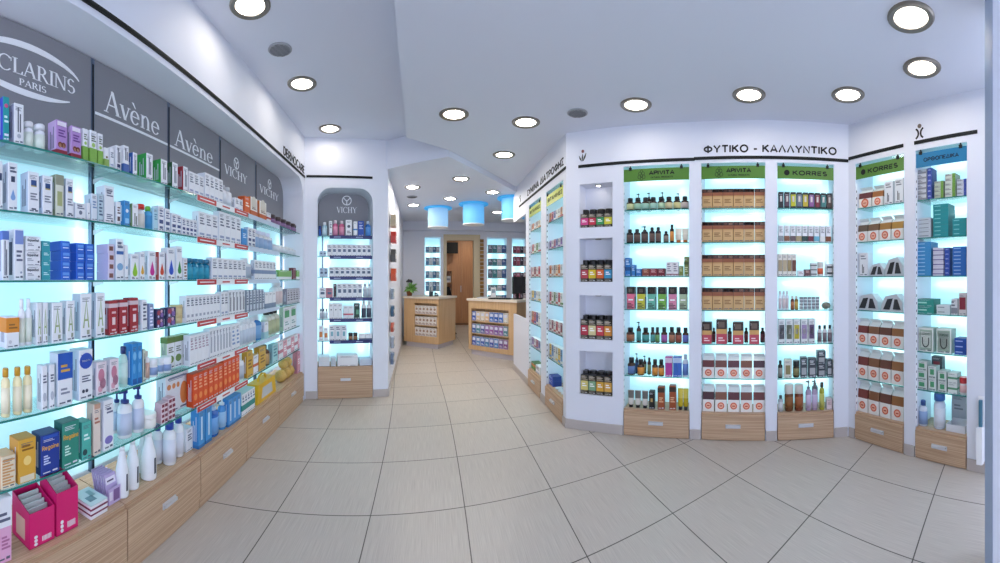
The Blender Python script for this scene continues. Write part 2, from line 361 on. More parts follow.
def pouch_parts(w, d, h, body, seal, window):
    "paper bag with a herb window, a white lower label with a round seal and a crimped clear top"
    wh = mat(body, .55); wi = mat(window, .35); b = MB(); n = 1
    prof = [(0, 1, 1), (.42, 1, 1), (.44, 1, .98), (.72, 1, .8)]
    for (f0, a0, c0), (f1, a1, c1), m in zip(prof[:-1], prof[1:], (wh, wh, wi)):
        z0, z1 = f0 * h, f1 * h; x0, x1 = w * a0 / 2, w * a1 / 2; y00, y01 = d / 2 - d * c0 / 2, d / 2 + d * c0 / 2; y10, y11 = d / 2 - d * c1 / 2, d / 2 + d * c1 / 2
        A = [(-x0, y00, z0), (x0, y00, z0), (x0, y01, z0), (-x0, y01, z0)]; B = [(-x1, y10, z1), (x1, y10, z1), (x1, y11, z1), (-x1, y11, z1)]
        for i in range(4): b.face([A[i], A[(i + 1) % 4], B[(i + 1) % 4], B[i]], wi if (m is wi and i != 0) else m)
    b.face([(-w / 2, 0, 0), (-w / 2, d, 0), (w / 2, d, 0), (w / 2, 0, 0)], wh)
    P = [(None, b)]
    s = MB().vprism(arc(0, h * .22, w * .3, w * .3, 0, 345, 23), -.0012, 0, mat(seal)); s.vprism(arc(0, h * .22, w * .2, w * .2, 0, 345, 23), -.0018, -.0012, mat('#f0b59c'))
    s.box(-w * .12, w * .12, -.0024, -.0018, h * .20, h * .235, mat('#b03a28'))
    P.append(('seal', s))
    t = MB(); cl = mat('#dfe6e6', .2); z0, z1, z2 = h * .72, h * .88, h
    A = [(-w / 2, d * .1, z0), (w / 2, d * .1, z0), (w / 2, d * .9, z0), (-w / 2, d * .9, z0)]; B = [(-w * .46, d * .47, z1), (w * .5, d * .47, z1), (w * .5, d * .53, z1), (-w * .46, d * .53, z1)]
    C_ = [(-w * .52, d * .2, z2), (w * .42, d * .3, z2), (w * .42, d * .34, z2), (-w * .52, d * .24, z2)]
    for p, q in ((A, B), (B, C_)):
        for i in range(4): t.face([p[i], p[(i + 1) % 4], q[(i + 1) % 4], q[i]], cl)
    t.face(C_, cl); P.append(('crimped_top', t)); return P

NAMEBY = [('skincare', 'skincare_carton'), ('bandage', 'bandage_carton'), ('flat', 'flat_carton'), ('jar carton', 'jar_carton'), ('drop', 'medicine_carton'), ('blue', 'blue_carton'), ('green', 'green_carton'), ('sunscreen', 'sunscreen_carton'), ('booklet', 'booklet'), ('leaflet', 'leaflet'), ('storage box', 'storage_box'), ('maroon', 'maroon_carton'), ('charcoal', 'charcoal_carton')]
class Shelf:
    def __init__(s, place, fr, name, z, n0=.04, nmax=.22, gap=.5): s.place, s.fr, s.name, s.z, s.n0, s.nmax, s.gap = place, fr, name, z, n0, nmax, gap; s.col = 0
    def span(s, x0, x1, n, dn):
        f = s.fr; nn = s.n0 + dn; a, b = f.pu(x0, nn), f.pu(x1, nn); w = (b - a) / n
        return [(a + w * (i + .5), w) for i in range(n)], nn
    def top(s, x0, x1, y, nn): return min(s.gap - .014, max(.012, s.fr.pz((x0 + x1) / 2, y, nn) - s.z))
    def reg(s, o, desc, cat, lv=0, lvs=1): REG.append((s.place, s.name, desc, cat, o, s.col, lv, lvs))
    def C(s, x0, x1, y, desc, front, side=None, pr=None, d=.07, n=1, st=1, name='carton', cat='box', top=None, dn=.0, fill=.95, cyc=None, rz=0):
        "carton(s): n side by side, st high; cyc gives (front, prints) per column"
        S, nn = s.span(x0, x1, n, dn); H = s.top(x0, x1, y, nn) / st; cache = {}
        if name == 'carton':
            dd = desc if isinstance(desc, str) else desc[0]
            name = next((b for a, b in NAMEBY if a in dd), 'carton')
        d = min(d, s.nmax - nn)
        for i, (u, w) in enumerate(S):
            s.col += 1; fr, p = (cyc[i % len(cyc)] if cyc else (front, pr)); k = i % len(cyc) if cyc else 0
            if k not in cache: cache[k] = carton_mesh(w * fill, d, H * (.975 if st > 1 else 1), fr, side or fr, top, p).mesh(name)
            for l in range(st):
                jig = R.uniform(-.004, .004) if st > 1 else 0
                o = link(name, cache[k], None, s.fr.M(u + jig * w, nn + abs(jig), s.z + .0006 + l * H, rz + R.uniform(-.012, .012)))
                s.reg(o, desc[i % len(desc)] if isinstance(desc, list) else desc, cat, l, st)
        return s
    def B(s, x0, x1, y, desc, body, cap, label=None, kind='bottle', n=1, name=None, cat=None, dn=.0, fill=.92, cyc=None, st=1):
        name = name or {'pump': 'pump_bottle', 'jar': 'cream_jar', 'tube': 'cream_tube', 'can': 'spray_can', 'slim': 'bottle', 'cone': 'bottle', 'flask': 'bottle', 'oval': 'bottle', 'spray': 'spray_bottle'}.get(kind, 'bottle')
        cat = cat or {'cream_jar': 'jar', 'cream_tube': 'tube', 'spray_can': 'can'}.get(name, 'bottle')
        S, nn = s.span(x0, x1, n, dn); H = s.top(x0, x1, y, nn) / st; cache = {}
        for i, (u, w) in enumerate(S):
            s.col += 1; c3 = cyc[i % len(cyc)] if cyc else (body, cap, label); k = i % len(cyc) if cyc else 0
            if k not in cache: cache[k] = [(pn, mb.mesh(pn or name)) for pn, mb in bottle_parts(min(w * fill, .15), H * (.99 if st > 1 else 1), kind, *c3)]
            for l in range(st):
                M = s.fr.M(u, nn, s.z + .0006 + l * H, R.uniform(-.05, .05)); o = None
                for pn, me in sorted(cache[k], key=lambda q: q[0] is not None):
                    if pn is None: o = link(name, me, None, M)
                    else: link(pn, me, o)
                s.reg(o, desc[i % len(desc)] if isinstance(desc, list) else desc, cat, l, st)
        return s
    def P(s, x0, x1, y, desc, body='#eeeae6', seal='#d8694a', window='#7d3b3c', n=1, d=.09, cyc=None, name='herb_pouch', cat='pouch', fill=.9):
        S, nn = s.span(x0, x1, n, 0); H = s.top(x0, x1, y, nn); cache = {}
        for i, (u, w) in enumerate(S):
            s.col += 1; wn = cyc[i % len(cyc)] if cyc else window
            if wn not in cache: cache[wn] = [(pn, mb.mesh(pn or name)) for pn, mb in pouch_parts(w * fill, min(d, s.nmax - nn), H, body, seal, wn)]
            M = s.fr.M(u, nn, s.z + .0006, R.uniform(-.04, .04)); o = link(name, cache[wn][0][1], None, M)
            for pn, me in cache[wn][1:]: link(pn, me, o)
            s.reg(o, desc, cat)
        return s
END = {}
def finish_labels():
    by = {}
    for r in REG: by.setdefault((r[0], r[1], r[2]), []).append(r)
    for (place, shelf, desc), rs in by.items():
        cols = sorted({r[5] for r in rs}, reverse=(END.get(place, '')[-1:] == '<')); end = END.get(place, 'from the corridor side').rstrip('<')
        sh = (shelf + ', ' if shelf else ''); onsh = ('on the %s of ' % shelf if shelf else 'in ')
        for pl, s_, d_, cat, o, col, lv, lvs in rs:
            k = cols.index(col) + 1; many = len(cols) > 1
            if lvs > 1:
                lab = '%s %s up in %sstack, %s%s' % (ORD[lv + 1], desc, (ORD[k] + ' ') if many else 'its ', sh, place)
            elif many: lab = '%s %s %s, %s%s' % (ORD[k], desc, end, sh, place)
            else: lab = '%s %sthe %s' % (desc, onsh, place)
            if len(rs) > 1: tag(o, lab, cat, '%s, %s%s' % (desc + 's', sh, place))
            else: tag(o, lab, cat)
# ================================================================== THE ROOM
ZC, ZD, ZK = 3.05, 2.775, 2.71        # high ceiling, dropped ceiling of the sales floor, ceiling over the counters
LW = Frame((-1.2338, 0.0), (-1.3036, 4.36))      # long shelved wall
VW = Frame((-1.3036, 4.36), (-.36, 4.64))        # wall with the arched niche
KW = Frame((-.36, 4.64), (-.34, 9.09))            # corridor wall with pegs
CW = Frame((1.475, 5.9), (1.365, 3.42))          # corridor wall with the yellow signs
S1 = Frame((1.365, 3.42), (2.22, 2.59))
S2 = Frame((2.22, 2.59), (3.105, 1.565))
S3 = Frame((3.105, 1.565), (2.71, 0.0))
BW = Frame((-.46, 9.1), (4.2, 9.1))

# floor: big ceramic tiles, laid out by a smooth fit of joint positions on the plan
TILE = {(0,0):(279.1,511.6),(0,1):(309.3,461.2),(0,2):(327.9,428.7),(0,3):(342.5,405.3),(1,0):(365.9,516.5),(1,1):(378.9,463.5),(1,2):(388,429.4),(1,3):(392,405.3),(1,4):(396.5,387),(2,0):(461.2,507.7),(2,1):(453.8,457),(2,2):(448.2,424.8),(2,3):(444.3,402.7),(2,4):(440.8,385.5),(3,-1):(593.3,550.3),(3,0):(551.3,487.2),(3,1):(525.3,446),(3,2):(508.4,416.7),(3,3):(495.4,397.2),(3,4):(489.3,382),(4,-1):(680.8,510),(4,0):(627.1,464.5),(4,1):(588,433),(5,-2):(819,514.9),(5,-1):(742.5,473.6),(5,0):(684,443.4),(6,-3):(925.3,500.3),(6,-2):(848.9,471),(6,-1):(784.1,445)}
def _solve(A, b):
    n = len(b); M_ = [r[:] + [v] for r, v in zip(A, b)]
    for i in range(n):
        p = max(range(i, n), key=lambda r: abs(M_[r][i])); M_[i], M_[p] = M_[p], M_[i]
        for r in range(n):
            if r != i:
                f = M_[r][i] / M_[i][i]; M_[r] = [a - f * c for a, c in zip(M_[r], M_[i])]
    return [M_[i][n] / M_[i][i] for i in range(n)]
def _basis(x, y): return [1, x, y, x * x, x * y, y * y]
_B = [(_basis(*plan(*p)), k) for k, p in TILE.items()]
_N = [[sum(b[i] * b[j] for b, _ in _B) + (1e-3 if i == j else 0) for j in range(6)] for i in range(6)]
_CI = _solve(_N, [sum(b[i] * k[0] for b, k in _B) for i in range(6)]); _CJ = _solve(_N, [sum(b[i] * k[1] for b, k in _B) for i in range(6)])
def tile_uv(x, y):
    yy = min(y, 5.6); b = _basis(x, yy); i = sum(p * q for p, q in zip(_CI, b)); j = sum(p * q for p, q in zip(_CJ, b))
    return i, j + (y - yy) * 1.45
def floor_material():
    m, nt, N, L, b = nodes('ceramic_floor_tiles')
    uv = N.new('ShaderNodeUVMap'); uv.uv_map = 'tiles'
    sep = N.new('ShaderNodeSeparateXYZ'); L.new(uv.outputs[0], sep.inputs[0])
    def math_(op, a, c=None):
        n = N.new('ShaderNodeMath'); n.operation = op
        for i, v in enumerate((a, c)):
            if v is None: continue
            if isinstance(v, (int, float)): n.inputs[i].default_value = v
            else: L.new(v, n.inputs[i])
        return n.outputs[0]
    dd = []
    for ax in (0, 1):
        f = math_('FRACT', sep.outputs[ax]); g = math_('SUBTRACT', f, .5); dd.append(math_('ABSOLUTE', g))
    mx = math_('MAXIMUM', dd[0], dd[1]); joint = math_('GREATER_THAN', mx, .4945)
    fl = N.new('ShaderNodeVectorMath'); fl.operation = 'FLOOR'; L.new(uv.outputs[0], fl.inputs[0])
    wn = N.new('ShaderNodeTexWhiteNoise'); L.new(fl.outputs[0], wn.inputs[0])
    mp = N.new('ShaderNodeMapping'); mp.inputs['Scale'].default_value = (110, 2.2, 1); L.new(uv.outputs[0], mp.inputs[0])
    no = N.new('ShaderNodeTexNoise'); no.inputs['Scale'].default_value = 1.5; no.inputs['Detail'].default_value = 4; L.new(mp.outputs[0], no.inputs['Vector'])
    cr = N.new('ShaderNodeValToRGB'); cr.color_ramp.elements[0].position = .25; cr.color_ramp.elements[1].position = .75
    cr.color_ramp.elements[0].color = lin('#b4aca3'); cr.color_ramp.elements[1].color = lin('#cdc6bc'); L.new(no.outputs[0], cr.inputs[0])
    hs = N.new('ShaderNodeHueSaturation'); v = math_('MULTIPLY_ADD', wn.outputs[0], .06); 
    v.node.inputs[2].default_value = .97; L.new(v, hs.inputs['Value']); L.new(cr.outputs[0], hs.inputs['Color'])
    mix = N.new('ShaderNodeMix'); mix.data_type = 'RGBA'; L.new(joint, mix.inputs[0]); L.new(hs.outputs[0], mix.inputs[6]); mix.inputs[7].default_value = lin('#57524b')
    L.new(mix.outputs[2], b.inputs['Base Color']); b.inputs['Roughness'].default_value = .33; b.inputs['Specular IOR Level'].default_value = .35
    return m
def build_floor():
    x0, x1, y0, y1, n = -2.2, 4.6, -2.6, 13.2, 90; nx, ny = 60, 120; V = []; F = []
    for j in range(ny + 1):
        for i in range(nx + 1): V.append((x0 + (x1 - x0) * i / nx, y0 + (y1 - y0) * j / ny, 0))
    for j in range(ny):
        for i in range(nx): a = j * (nx + 1) + i; F.append((a, a + 1, a + nx + 2, a + nx + 1))
    me = bpy.data.meshes.new('floor'); me.from_pydata(V, [], F); me.materials.append(floor_material())
    uv = me.uv_layers.new(name='tiles')
    for l in me.loops: uv.data[l.index].uv = tile_uv(V[l.vertex_index][0], V[l.vertex_index][1])
    o = link('floor', me); o['kind'] = 'structure'
build_floor()

# ceilings
struct('ceiling', MB().box(-2.2, 4.6, -2.6, 13.2, ZC, ZC + .05, M_CEIL))
QC = (.345, 4.17)
struct('ceiling_centre', MB().prism([(-.135, -2.6), (-.112, 3.79), QC, (1.43, 5.63), (4.6, 5.63), (4.6, -2.6)], ZD, ZC - .001, M_CEIL))
struct('ceiling_rear', MB().prism([(-.36, 4.63), (.33, 4.16), (1.42, 5.63), (4.6, 5.64), (4.6, 13.2), (-.46, 13.2), (-.46, 4.64)], ZK, ZC - .002, M_CEIL))

def wall(name, fr, H, openings, L0=0, L1=None, t=.03, m=None):
    "hollow wall with a 3 cm face and boxed openings: (u0, u1, z0, z1, depth or None)"
    m = m or M_WALL; L1 = fr.L if L1 is None else L1; mb = MB()
    us = sorted({L0, L1} | {u for o in openings for u in o[:2]})
    for a, b in zip(us[:-1], us[1:]):
        c = (a + b) / 2; z = 0
        for o in sorted([o for o in openings if o[0] < c < o[1]], key=lambda o: o[2]):
            if o[2] > z + 1e-4: mb.box(a, b, 0, t, z, o[2], m)
            z = o[3]
        if z < H - 1e-4: mb.box(a, b, 0, t, z, H, m)
    e = .012
    for u0, u1, z0, z1, d in openings:
        if d is None: continue
        mb.box(u0 - e, u0, t, d, z0, z1, m); mb.box(u1, u1 + e, t, d, z0, z1, m); mb.box(u0 - e, u1 + e, t, d, z1, z1 + e, m)
        if z0 > .01: mb.box(u0 - e, u1 + e, t, d, z0 - e, z0, m)
        mb.box(u0 - e, u1 + e, d, d + e, z0, z1, m)
    return struct(name, mb, fr.M())

# long wall: fascia, end pier with a rounded corner, back
ue, uc, r_ = 4.28, 4.375, .2
mb = MB(); mb.vprism([(-2.5, 2.54), (ue - r_, 2.54)] + arc(ue - r_, 2.54 - r_, r_, r_, 80, 0, 8) + [(ue, 0), (uc, 0), (uc, ZC), (-2.5, ZC)], 0, .37, M_WALL)
mb.box(-2.5, uc, .37, .42, 0, ZC, M_WALL); struct('wall_left', mb, LW.M())
# arched niche wall
vu0, vu1 = VW.pu(317.5), VW.pu(373); zs, ra = 2.30, .17
mb = MB(); mb.vprism([(.0, 0), (vu0, 0), (vu0, zs)] + arc(vu0 + ra, zs, ra, ra, 170, 90, 8) + arc(vu1 - ra, zs, ra, ra, 90, 10, 8) + [(vu1, zs), (vu1, 0), (VW.L, 0), (VW.L, ZC), (0, ZC)], 0, .33, M_WALL)
mb.box(0, VW.L - .03, .33, .37, 0, ZC, M_WALL); struct('wall_far', mb, VW.M())
mb = MB().box(0, KW.L, 0, .08, 0, ZK, M_WALL); struct('wall_corridor_left', mb, KW.M(0, .004))
# corridor wall with two lit bays, an open hatch over a parapet
HB = 2.41
cA = (CW.pu(546), CW.pu(563.2)); cB = (CW.pu(528.8), CW.pu(541)); hu = CW.pu(526)
wall('wall_corridor_right', CW, ZD, [(cA[0], cA[1], 0, 2.36, .27), (cB[0], cB[1], 0, 2.36, .27), (0.0, hu, .86, 2.28, None)])
NZ = [(1.876, 2.28), (1.373, 1.775), (.842, 1.248), (.329, .732)]
nu = (S1.pu(579.5), S1.pu(612.5)); b1 = (S1.pu(623.3), S1.pu(689.5))
wall('wall_right_first', S1, ZD, [(nu[0], nu[1], a, b, .17) for a, b in NZ] + [(b1[0], b1[1], 0, HB, .3)])
b2 = (S2.pu(701), S2.pu(765.5)); b3 = (S2.pu(777), S2.pu(834))
wall('wall_right_second', S2, ZD, [(b2[0], b2[1], 0, HB, .3), (b3[0], b3[1], 0, HB, .3)])
b4 = (S3.pu(855.3), S3.pu(904)); b5 = (S3.pu(915.3), S3.pu(967))
wall('wall_right_third', S3, ZD, [(b4[0], b4[1], 0, HB, .3), (b5[0], b5[1], 0, HB, .3)])
# rear wall with door and lit columns, back room
ro = [(.157 + .46, .528 + .46, .3, 2.38, .3), (.61 + .46, 1.435 + .46, 0, 2.44, None), (1.63 + .46, 2.11 + .46, .3, 2.38, .3), (2.237 + .46, 2.64 + .46, .3, 2.38, .3)]
wall('wall_rear', BW, ZK, ro, t=.1)
struct('wall_back_room', MB().box(-.46, 4.2, 11.9, 12, 0, ZK, M_WALL).box(-.5, -.46, 9.22, 12, 0, ZK, M_WALL).box(2.6, 2.64, 9.22, 12, 0, ZK, M_WALL))
struct('wall_side', MB().box(4.2, 4.25, -.2, 12, 0, ZC, M_WALL))
mb = MB(); mb.box(-.455, 2.6, 8.85, 9.098, 2.52, ZK - .001, M_CEIL); struct('trim_bulkhead', mb)

# black picture rails and stone baseboards
def rail(n, segs):
    mb = MB()
    for fr, a, b, z in segs:
        M = fr.M(); k = MB().box(a, b, -.006, -.001, z - .0135, z + .0135, M_TRIM); k.box(a, b, -.008, -.006, z - .004, z + .004, M_TRIM)
        for f, mi in zip(k.f, k.mi): mb.face([M @ Vector(k.v[i]) for i in f], k.mats[mi])
    struct('trim_%d' % n, mb)
rail(1, [(LW, -2.4, uc - .02, 2.588)]); rail(2, [(VW, .02, VW.pu(372.5), 2.598)])
rail(3, [(CW, CW.pu(519), CW.L, 2.452)]); rail(4, [(S1, S1.pu(578.5), S1.L + .003, 2.446), (S2, -.003, S2.L - .004, 2.4515)])
rail(5, [(S3, .004, S3.pu(903.5), 2.47), (S3, S3.pu(914.5), S3.pu(977.5), 2.47)])
def skirting(side, segs):
    mb = MB()
    for fr, a, b, h in segs:
        M = fr.M(); k = MB().box(a, b, -.012, -.001, .001, h, M_STONE)
        for f, mi in zip(k.f, k.mi): mb.face([M @ Vector(k.v[i]) for i in f], k.mats[mi])
    struct('baseboard_' + side, mb)
skirting('far', [(VW, .01, vu0 - .004, .09), (VW, vu1 + .004, VW.L, .09)])
skirting('corridor_left', [(KW, 0, KW.L - .02, .08)])
skirting('corridor_right', [(CW, .02, cB[0] - .005, .085), (CW, cB[1] + .005, cA[0] - .005, .085), (CW, cA[1] + .005, CW.L + .012, .085)])
skirting('right_first', [(S1, -.0, b1[0] - .004, .085), (S1, b1[1] + .004, S1.L, .085)])
skirting('right_second', [(S2, 0, b2[0] - .004, .085), (S2, b2[1] + .004, b3[0] - .004, .085), (S2, b3[1] + .004, S2.L - .012, .085)])
skirting('right_third', [(S3, .012, b4[0] - .004, .085), (S3, b4[1] + .004, b5[0] - .004, .085), (S3, b5[1] + .004, S3.L, .085)])
skirting('rear', [(BW, .13, 1.0, .08), (BW, 2.02, 4.4, .08)])

# ================================================================== SHELF UNITS, SIGNS, LAMPS
def shelf_mb(w, d, t=.008):
    return MB().box(0, w, 0, d, 0, t, M_GEDGE, front=M_GEDGE, top=M_GLASS, side=M_GEDGE)
def glass_shelf(parent, fr, u0, u1, n0, n1, z, M0):
    mb = MB(); mb.box(0, u1 - u0, .0025, n1 - n0, -.008, 0, M_GLASS); mb.box(0, u1 - u0, 0, .0025, -.008, 0, M_GEDGE)
    return link('glass_shelf', mb.mesh('glass_shelf'), parent, M0.inverted() @ fr.M(u0, n0, z))
def handle_part(parent, M0, fr, u, n, z, w=.11, h=.032):
    mb = MB(); mb.box(-w / 2, w / 2, -.007, -.0005, -h / 2, h / 2, M_STEEL); mb.box(-w / 2 + .006, w / 2 - .006, -.022, -.007, h / 2 - .011, h / 2 - .003, M_STEEL)
    mb.box(-w / 2 + .006, w / 2 - .006, -.022, -.017, -h * .15, h / 2 - .011, M_STEEL)
    return link('handle', mb.mesh('handle'), parent, M0.inverted() @ fr.M(u, n, z))
def drawer_cabinet(fr, u0, u1, h, label, plinth=.06, depth=.3, group=None, hw=.11):
    M0 = fr.M(u0, 0, 0); t = thing('drawer_cabinet', label, 'drawer cabinet', M0, group); w = u1 - u0
    mb = MB().box(.002, w - .002, .003, depth, .006, h, M_OAK); obj('carcass', mb, t)
    f = obj('drawer', MB().box(.004, w - .004, -.014, .002, plinth + .004, h - .016, M_OAK), t)
    handle_part(f, M0, fr, (u0 + u1) / 2, -.0145, (h + plinth) / 2 + .005, min(hw, w * .3))
    obj('plinth', MB().box(.004, w - .004, -.004, .002, .002, plinth, M_OAK), t)
    return t

# ---- long wall: five bays
LZ = [1.92, 1.66, 1.395, 1.135, .868, .605]
UP = [.64] + [LW.pu(x, .24) for x in (91, 167, 218.5, 254.6, 281)]
BAYN = ['beside the entrance', 'second from the entrance', 'in the middle', 'second from the arched niche', 'nearest the arched niche']
for i in range(5):
    a, b = UP[i], UP[i + 1]; bs = ue - .02 if i == 4 else b; M0 = LW.M(a, 0, 0); MI = M0.inverted()
    t = thing('glass_shelving', 'backlit glass shelving bay of the long wall, bay %s' % BAYN[i], 'shelving', M0, 'glass shelving bays of the long wall')
    obj('light_panel', MB().box(a + .004, b - .004, .25, .256, .42, 1.925, M_PANEL), t, MI @ LW.M())
    obj('light_tube', MB().box(b - .085, b - .065, .275, .29, .5, 1.86, M_TUBEL), t, MI @ LW.M())
    obj('upright', MB().box(b - .011, b + .011, .225, .249, .41, 2.53 if i < 4 else 1.93, M_STEELD).box(b - .004, b + .004, .222, .226, .43, 2.5 if i < 4 else 1.92, M_BLACK), t, MI @ LW.M())
    for z in LZ:
        glass_shelf(t, LW, a + .003, bs - .003, .03, .22, z, M0)
        k = MB().vprism([(.0, -.01), (.07, -.01), (.07, -.016), (.0, -.034)], -.003, .003, M_STEEL)
        k.v = [(y, -x, zz) for x, y, zz in k.v]
        link('bracket', k.mesh('bracket'), t, MI @ LW.M(b, .222, z))
    drawer_cabinet(LW, a, bs + (.02 if i == 4 else 0) - .002, .335, 'long oak base cabinet with one drawer, bay %s' % BAYN[i], .065, .34, 'oak base cabinets of the long wall', .115)
    # grey brand board
    e0, e1 = a + .012, (b + .0) - .012
    if i == 4: e1 = ue - .03
    bo = MB(); z0, z1 = 1.94, 2.532
    if i == 4: bo.vprism([(e0, z0), (e1, z0)] + arc(e1 - .2, z1 - .2, .2, .2, 0, 90, 8) + [(e0, z1)], .228, .244, M_GREYP)
    else: bo.box(e0, e1, .228, .244, z0, z1, M_GREYP)
    brd = obj('brand_board', bo, None, LW.M())
    lt = MB(); y0, y1 = .226, .2278; W = M_WHITE; c = (e0 + (b - .012)) / 2
    if i == 0:
        c = LW.pu(39, .227); hw = LW.pu(75.5, .227) - c; serif_into(lt, 'CLARINS', c - hw, c + hw, 2.308, .068, y0, y1, W); serif_into(lt, 'PARIS', LW.pu(19, .227), LW.pu(46.5, .227), 2.262, .029, y0, y1, W)
        top = arc(c - .05, 2.357, .305, .088, 165, 16, 18); bot = arc(c - .04, 2.318, .30, .085, 195, 318, 18)
        lt.strip(top, [.005 + .024 * math.sin(math.pi * k / 18) for k in range(19)], y0, y1, W); lt.strip(bot, [.005 + .024 * math.sin(math.pi * k / 18) for k in range(19)], y0, y1, W)
    elif i in (1, 2):
        x0 = LW.pu((105, 0, 0)[0] if i == 1 else 175, .227); x1 = LW.pu(160 if i == 1 else 213, .227)
        serif_into(lt, 'Avène', x0, x1, 2.288 if i == 1 else 2.28, .122 if i == 1 else .115, y0, y1, W); lt.box(e0 + .005 if i == 1 else e0, e1, y0, y1, 2.252, 2.266, W)
    else:
        x0, x1 = LW.pu(224.5 if i == 3 else 259.5, .227), LW.pu(247 if i == 3 else 278.5, .227); cx = (x0 + x1) / 2
        serif_into(lt, 'VICHY', x0, x1, 2.262, .075, y0, y1, W); rr = .046
        zr = 2.395; lt.strip(arc(cx, zr, rr, rr, 0, 360, 24), .010, y0, y1, W)
        lt.strip([(cx - rr * .75, zr + rr * .55), (cx, zr - rr * .1), (cx, zr - rr * .9)], .012, y0, y1, W); lt.strip([(cx + rr * .75, zr + rr * .55), (cx, zr - rr * .1)], .012, y0, y1, W); lt.strip(arc(cx, zr + rr * .7, rr * .6, rr * .75, 200, 340, 8), .008, y0, y1, W)
    obj('lettering', lt, brd)
    tag(brd, ['grey board with white lettering inside two curved lines', 'grey board with large white underlined serif name, nearer the entrance', 'grey board with white underlined serif name, beside the ring emblems', 'grey board with ring emblem, straight edged', 'grey board with ring emblem and rounded top corner'][i], 'sign', None)
# shelf-edge strips of the long wall
SHN = ['top shelf', 'second shelf', 'third shelf', 'fourth shelf', 'fifth shelf', 'sixth shelf', 'drawer top']
RED, PALE = mat('#c2393a', .4), mat('#c9d6e8', .3)
for i, z in enumerate(LZ):
    a, b, c, d = [LW.pu(x, .03) for x in (196.5, 215.5, 234, 247)]
    o = obj('shelf_strip', MB().box(a, d, .0245, .0285, z - .034, z + .004, M_WHITE), None, LW.M())
    obj('red_section', MB().box(a, b, .0225, .024, z - .032, z + .002, RED).box(a + .03, b - .03, .0215, .0222, z - .018, z - .012, M_WHITE), o); obj('red_section', MB().box(c, d, .0225, .024, z - .032, z + .002, RED).box(c + .03, d - .03, .0215, .0222, z - .018, z - .012, M_WHITE), o)
    obj('print', MB().box((b + c) / 2 - .05, (b + c) / 2 + .06, .0225, .024, z - .02, z - .01, mat('#a33')) if 0 else MB().box((b + c) / 2 - .05, (b + c) / 2 + .06, .0225, .024, z - .02, z - .01, RED), o)
    tag(o, 'red and white promotional strip along the edge of the %s' % SHN[i], 'shelf strip', 'red and white shelf strips')
    if i < 5:
        a, b = LW.pu(248.5, .03), LW.pu(279, .03)
        o = obj('shelf_strip', MB().box(a, b, .0245, .0285, z - .034, z + .002, PALE), None, LW.M()); tag(o, 'pale blue strip along the edge of the %s' % SHN[i], 'shelf strip', 'pale blue shelf strips')

# ---- arched niche
VZ = [1.908, 1.67, 1.423, 1.177, .926, .672]
M0 = VW.M(vu0, 0, 0); MI = M0.inverted(); w = vu1 - vu0
nt_ = thing('glass_shelving', 'narrow backlit glass shelving inside the arched niche', 'shelving', M0)
obj('light_panel', MB().box(.004, w - .004, .25, .256, .39, 1.93, M_PANEL), nt_)
obj('light_tube', MB().box(.1, .12, .275, .29, .5, 1.85, M_TUBEL), nt_); obj('light_tube', MB().box(w - .12, w - .1, .275, .29, .5, 1.85, M_TUBEL), nt_)
obj('upright', MB().box(.06, .078, .225, .248, .39, 1.93, M_STEELD), nt_)
for z in VZ: glass_shelf(nt_, VW, vu0 + .004, vu1 - .004, .03, .22, z, M0)
drawer_cabinet(VW, vu0 + .002, vu1 - .002, .37, 'oak drawer cabinet filling the foot of the arched niche', .07, .3, None, .12)
bo = MB().vprism([(.012, 1.935), (w - .012, 1.935), (w - .012, zs - .01)] + arc(w - ra, zs - .01, ra - .014, ra - .014, 0, 90, 8) + arc(ra, zs - .01, ra - .014, ra - .014, 90, 180, 8), .235, .249, M_GREYP)
brd = obj('brand_board', bo, None, M0); lt = MB(); cx = VW.pu(346.8, .23) - vu0
serif_into(lt, 'VICHY', cx - .125, cx + .125, 2.215, .072, .232, .2345, M_WHITE)
lt.strip(arc(cx, 2.368, .055, .055, 0, 360, 24), .011, .232, .2345, M_WHITE); lt.strip([(cx - .04, 2.398), (cx, 2.358), (cx, 2.315)], .012, .232, .2345, M_WHITE); lt.strip([(cx + .04, 2.398), (cx, 2.358)], .012, .232, .2345, M_WHITE); lt.strip(arc(cx, 2.412, .035, .045, 200, 340, 8), .008, .232, .2345, M_WHITE)
obj('lettering', lt, brd); tag(brd, 'grey arched board with ring emblem and white serif name', 'sign')
NAVY = mat('#202a6a', .35)
for i, z in enumerate(VZ):
    a, b = VW.pu(329.5, .03), vu1 - .006
    o = obj('shelf_strip', MB().box(a, b, .0245, .0285, z - .034, z + .006, NAVY), None, VW.M())
    [obj('print', MB().box(a + (b - a) * f, a + (b - a) * (f + .16), .0235, .0242, z - .018, z - .01, mat('#aab4d8')), o) for f in (.1, .62)]
    tag(o, 'navy strip along the edge of the %s in the arched niche' % SHN[i], 'shelf strip', 'navy shelf strips')

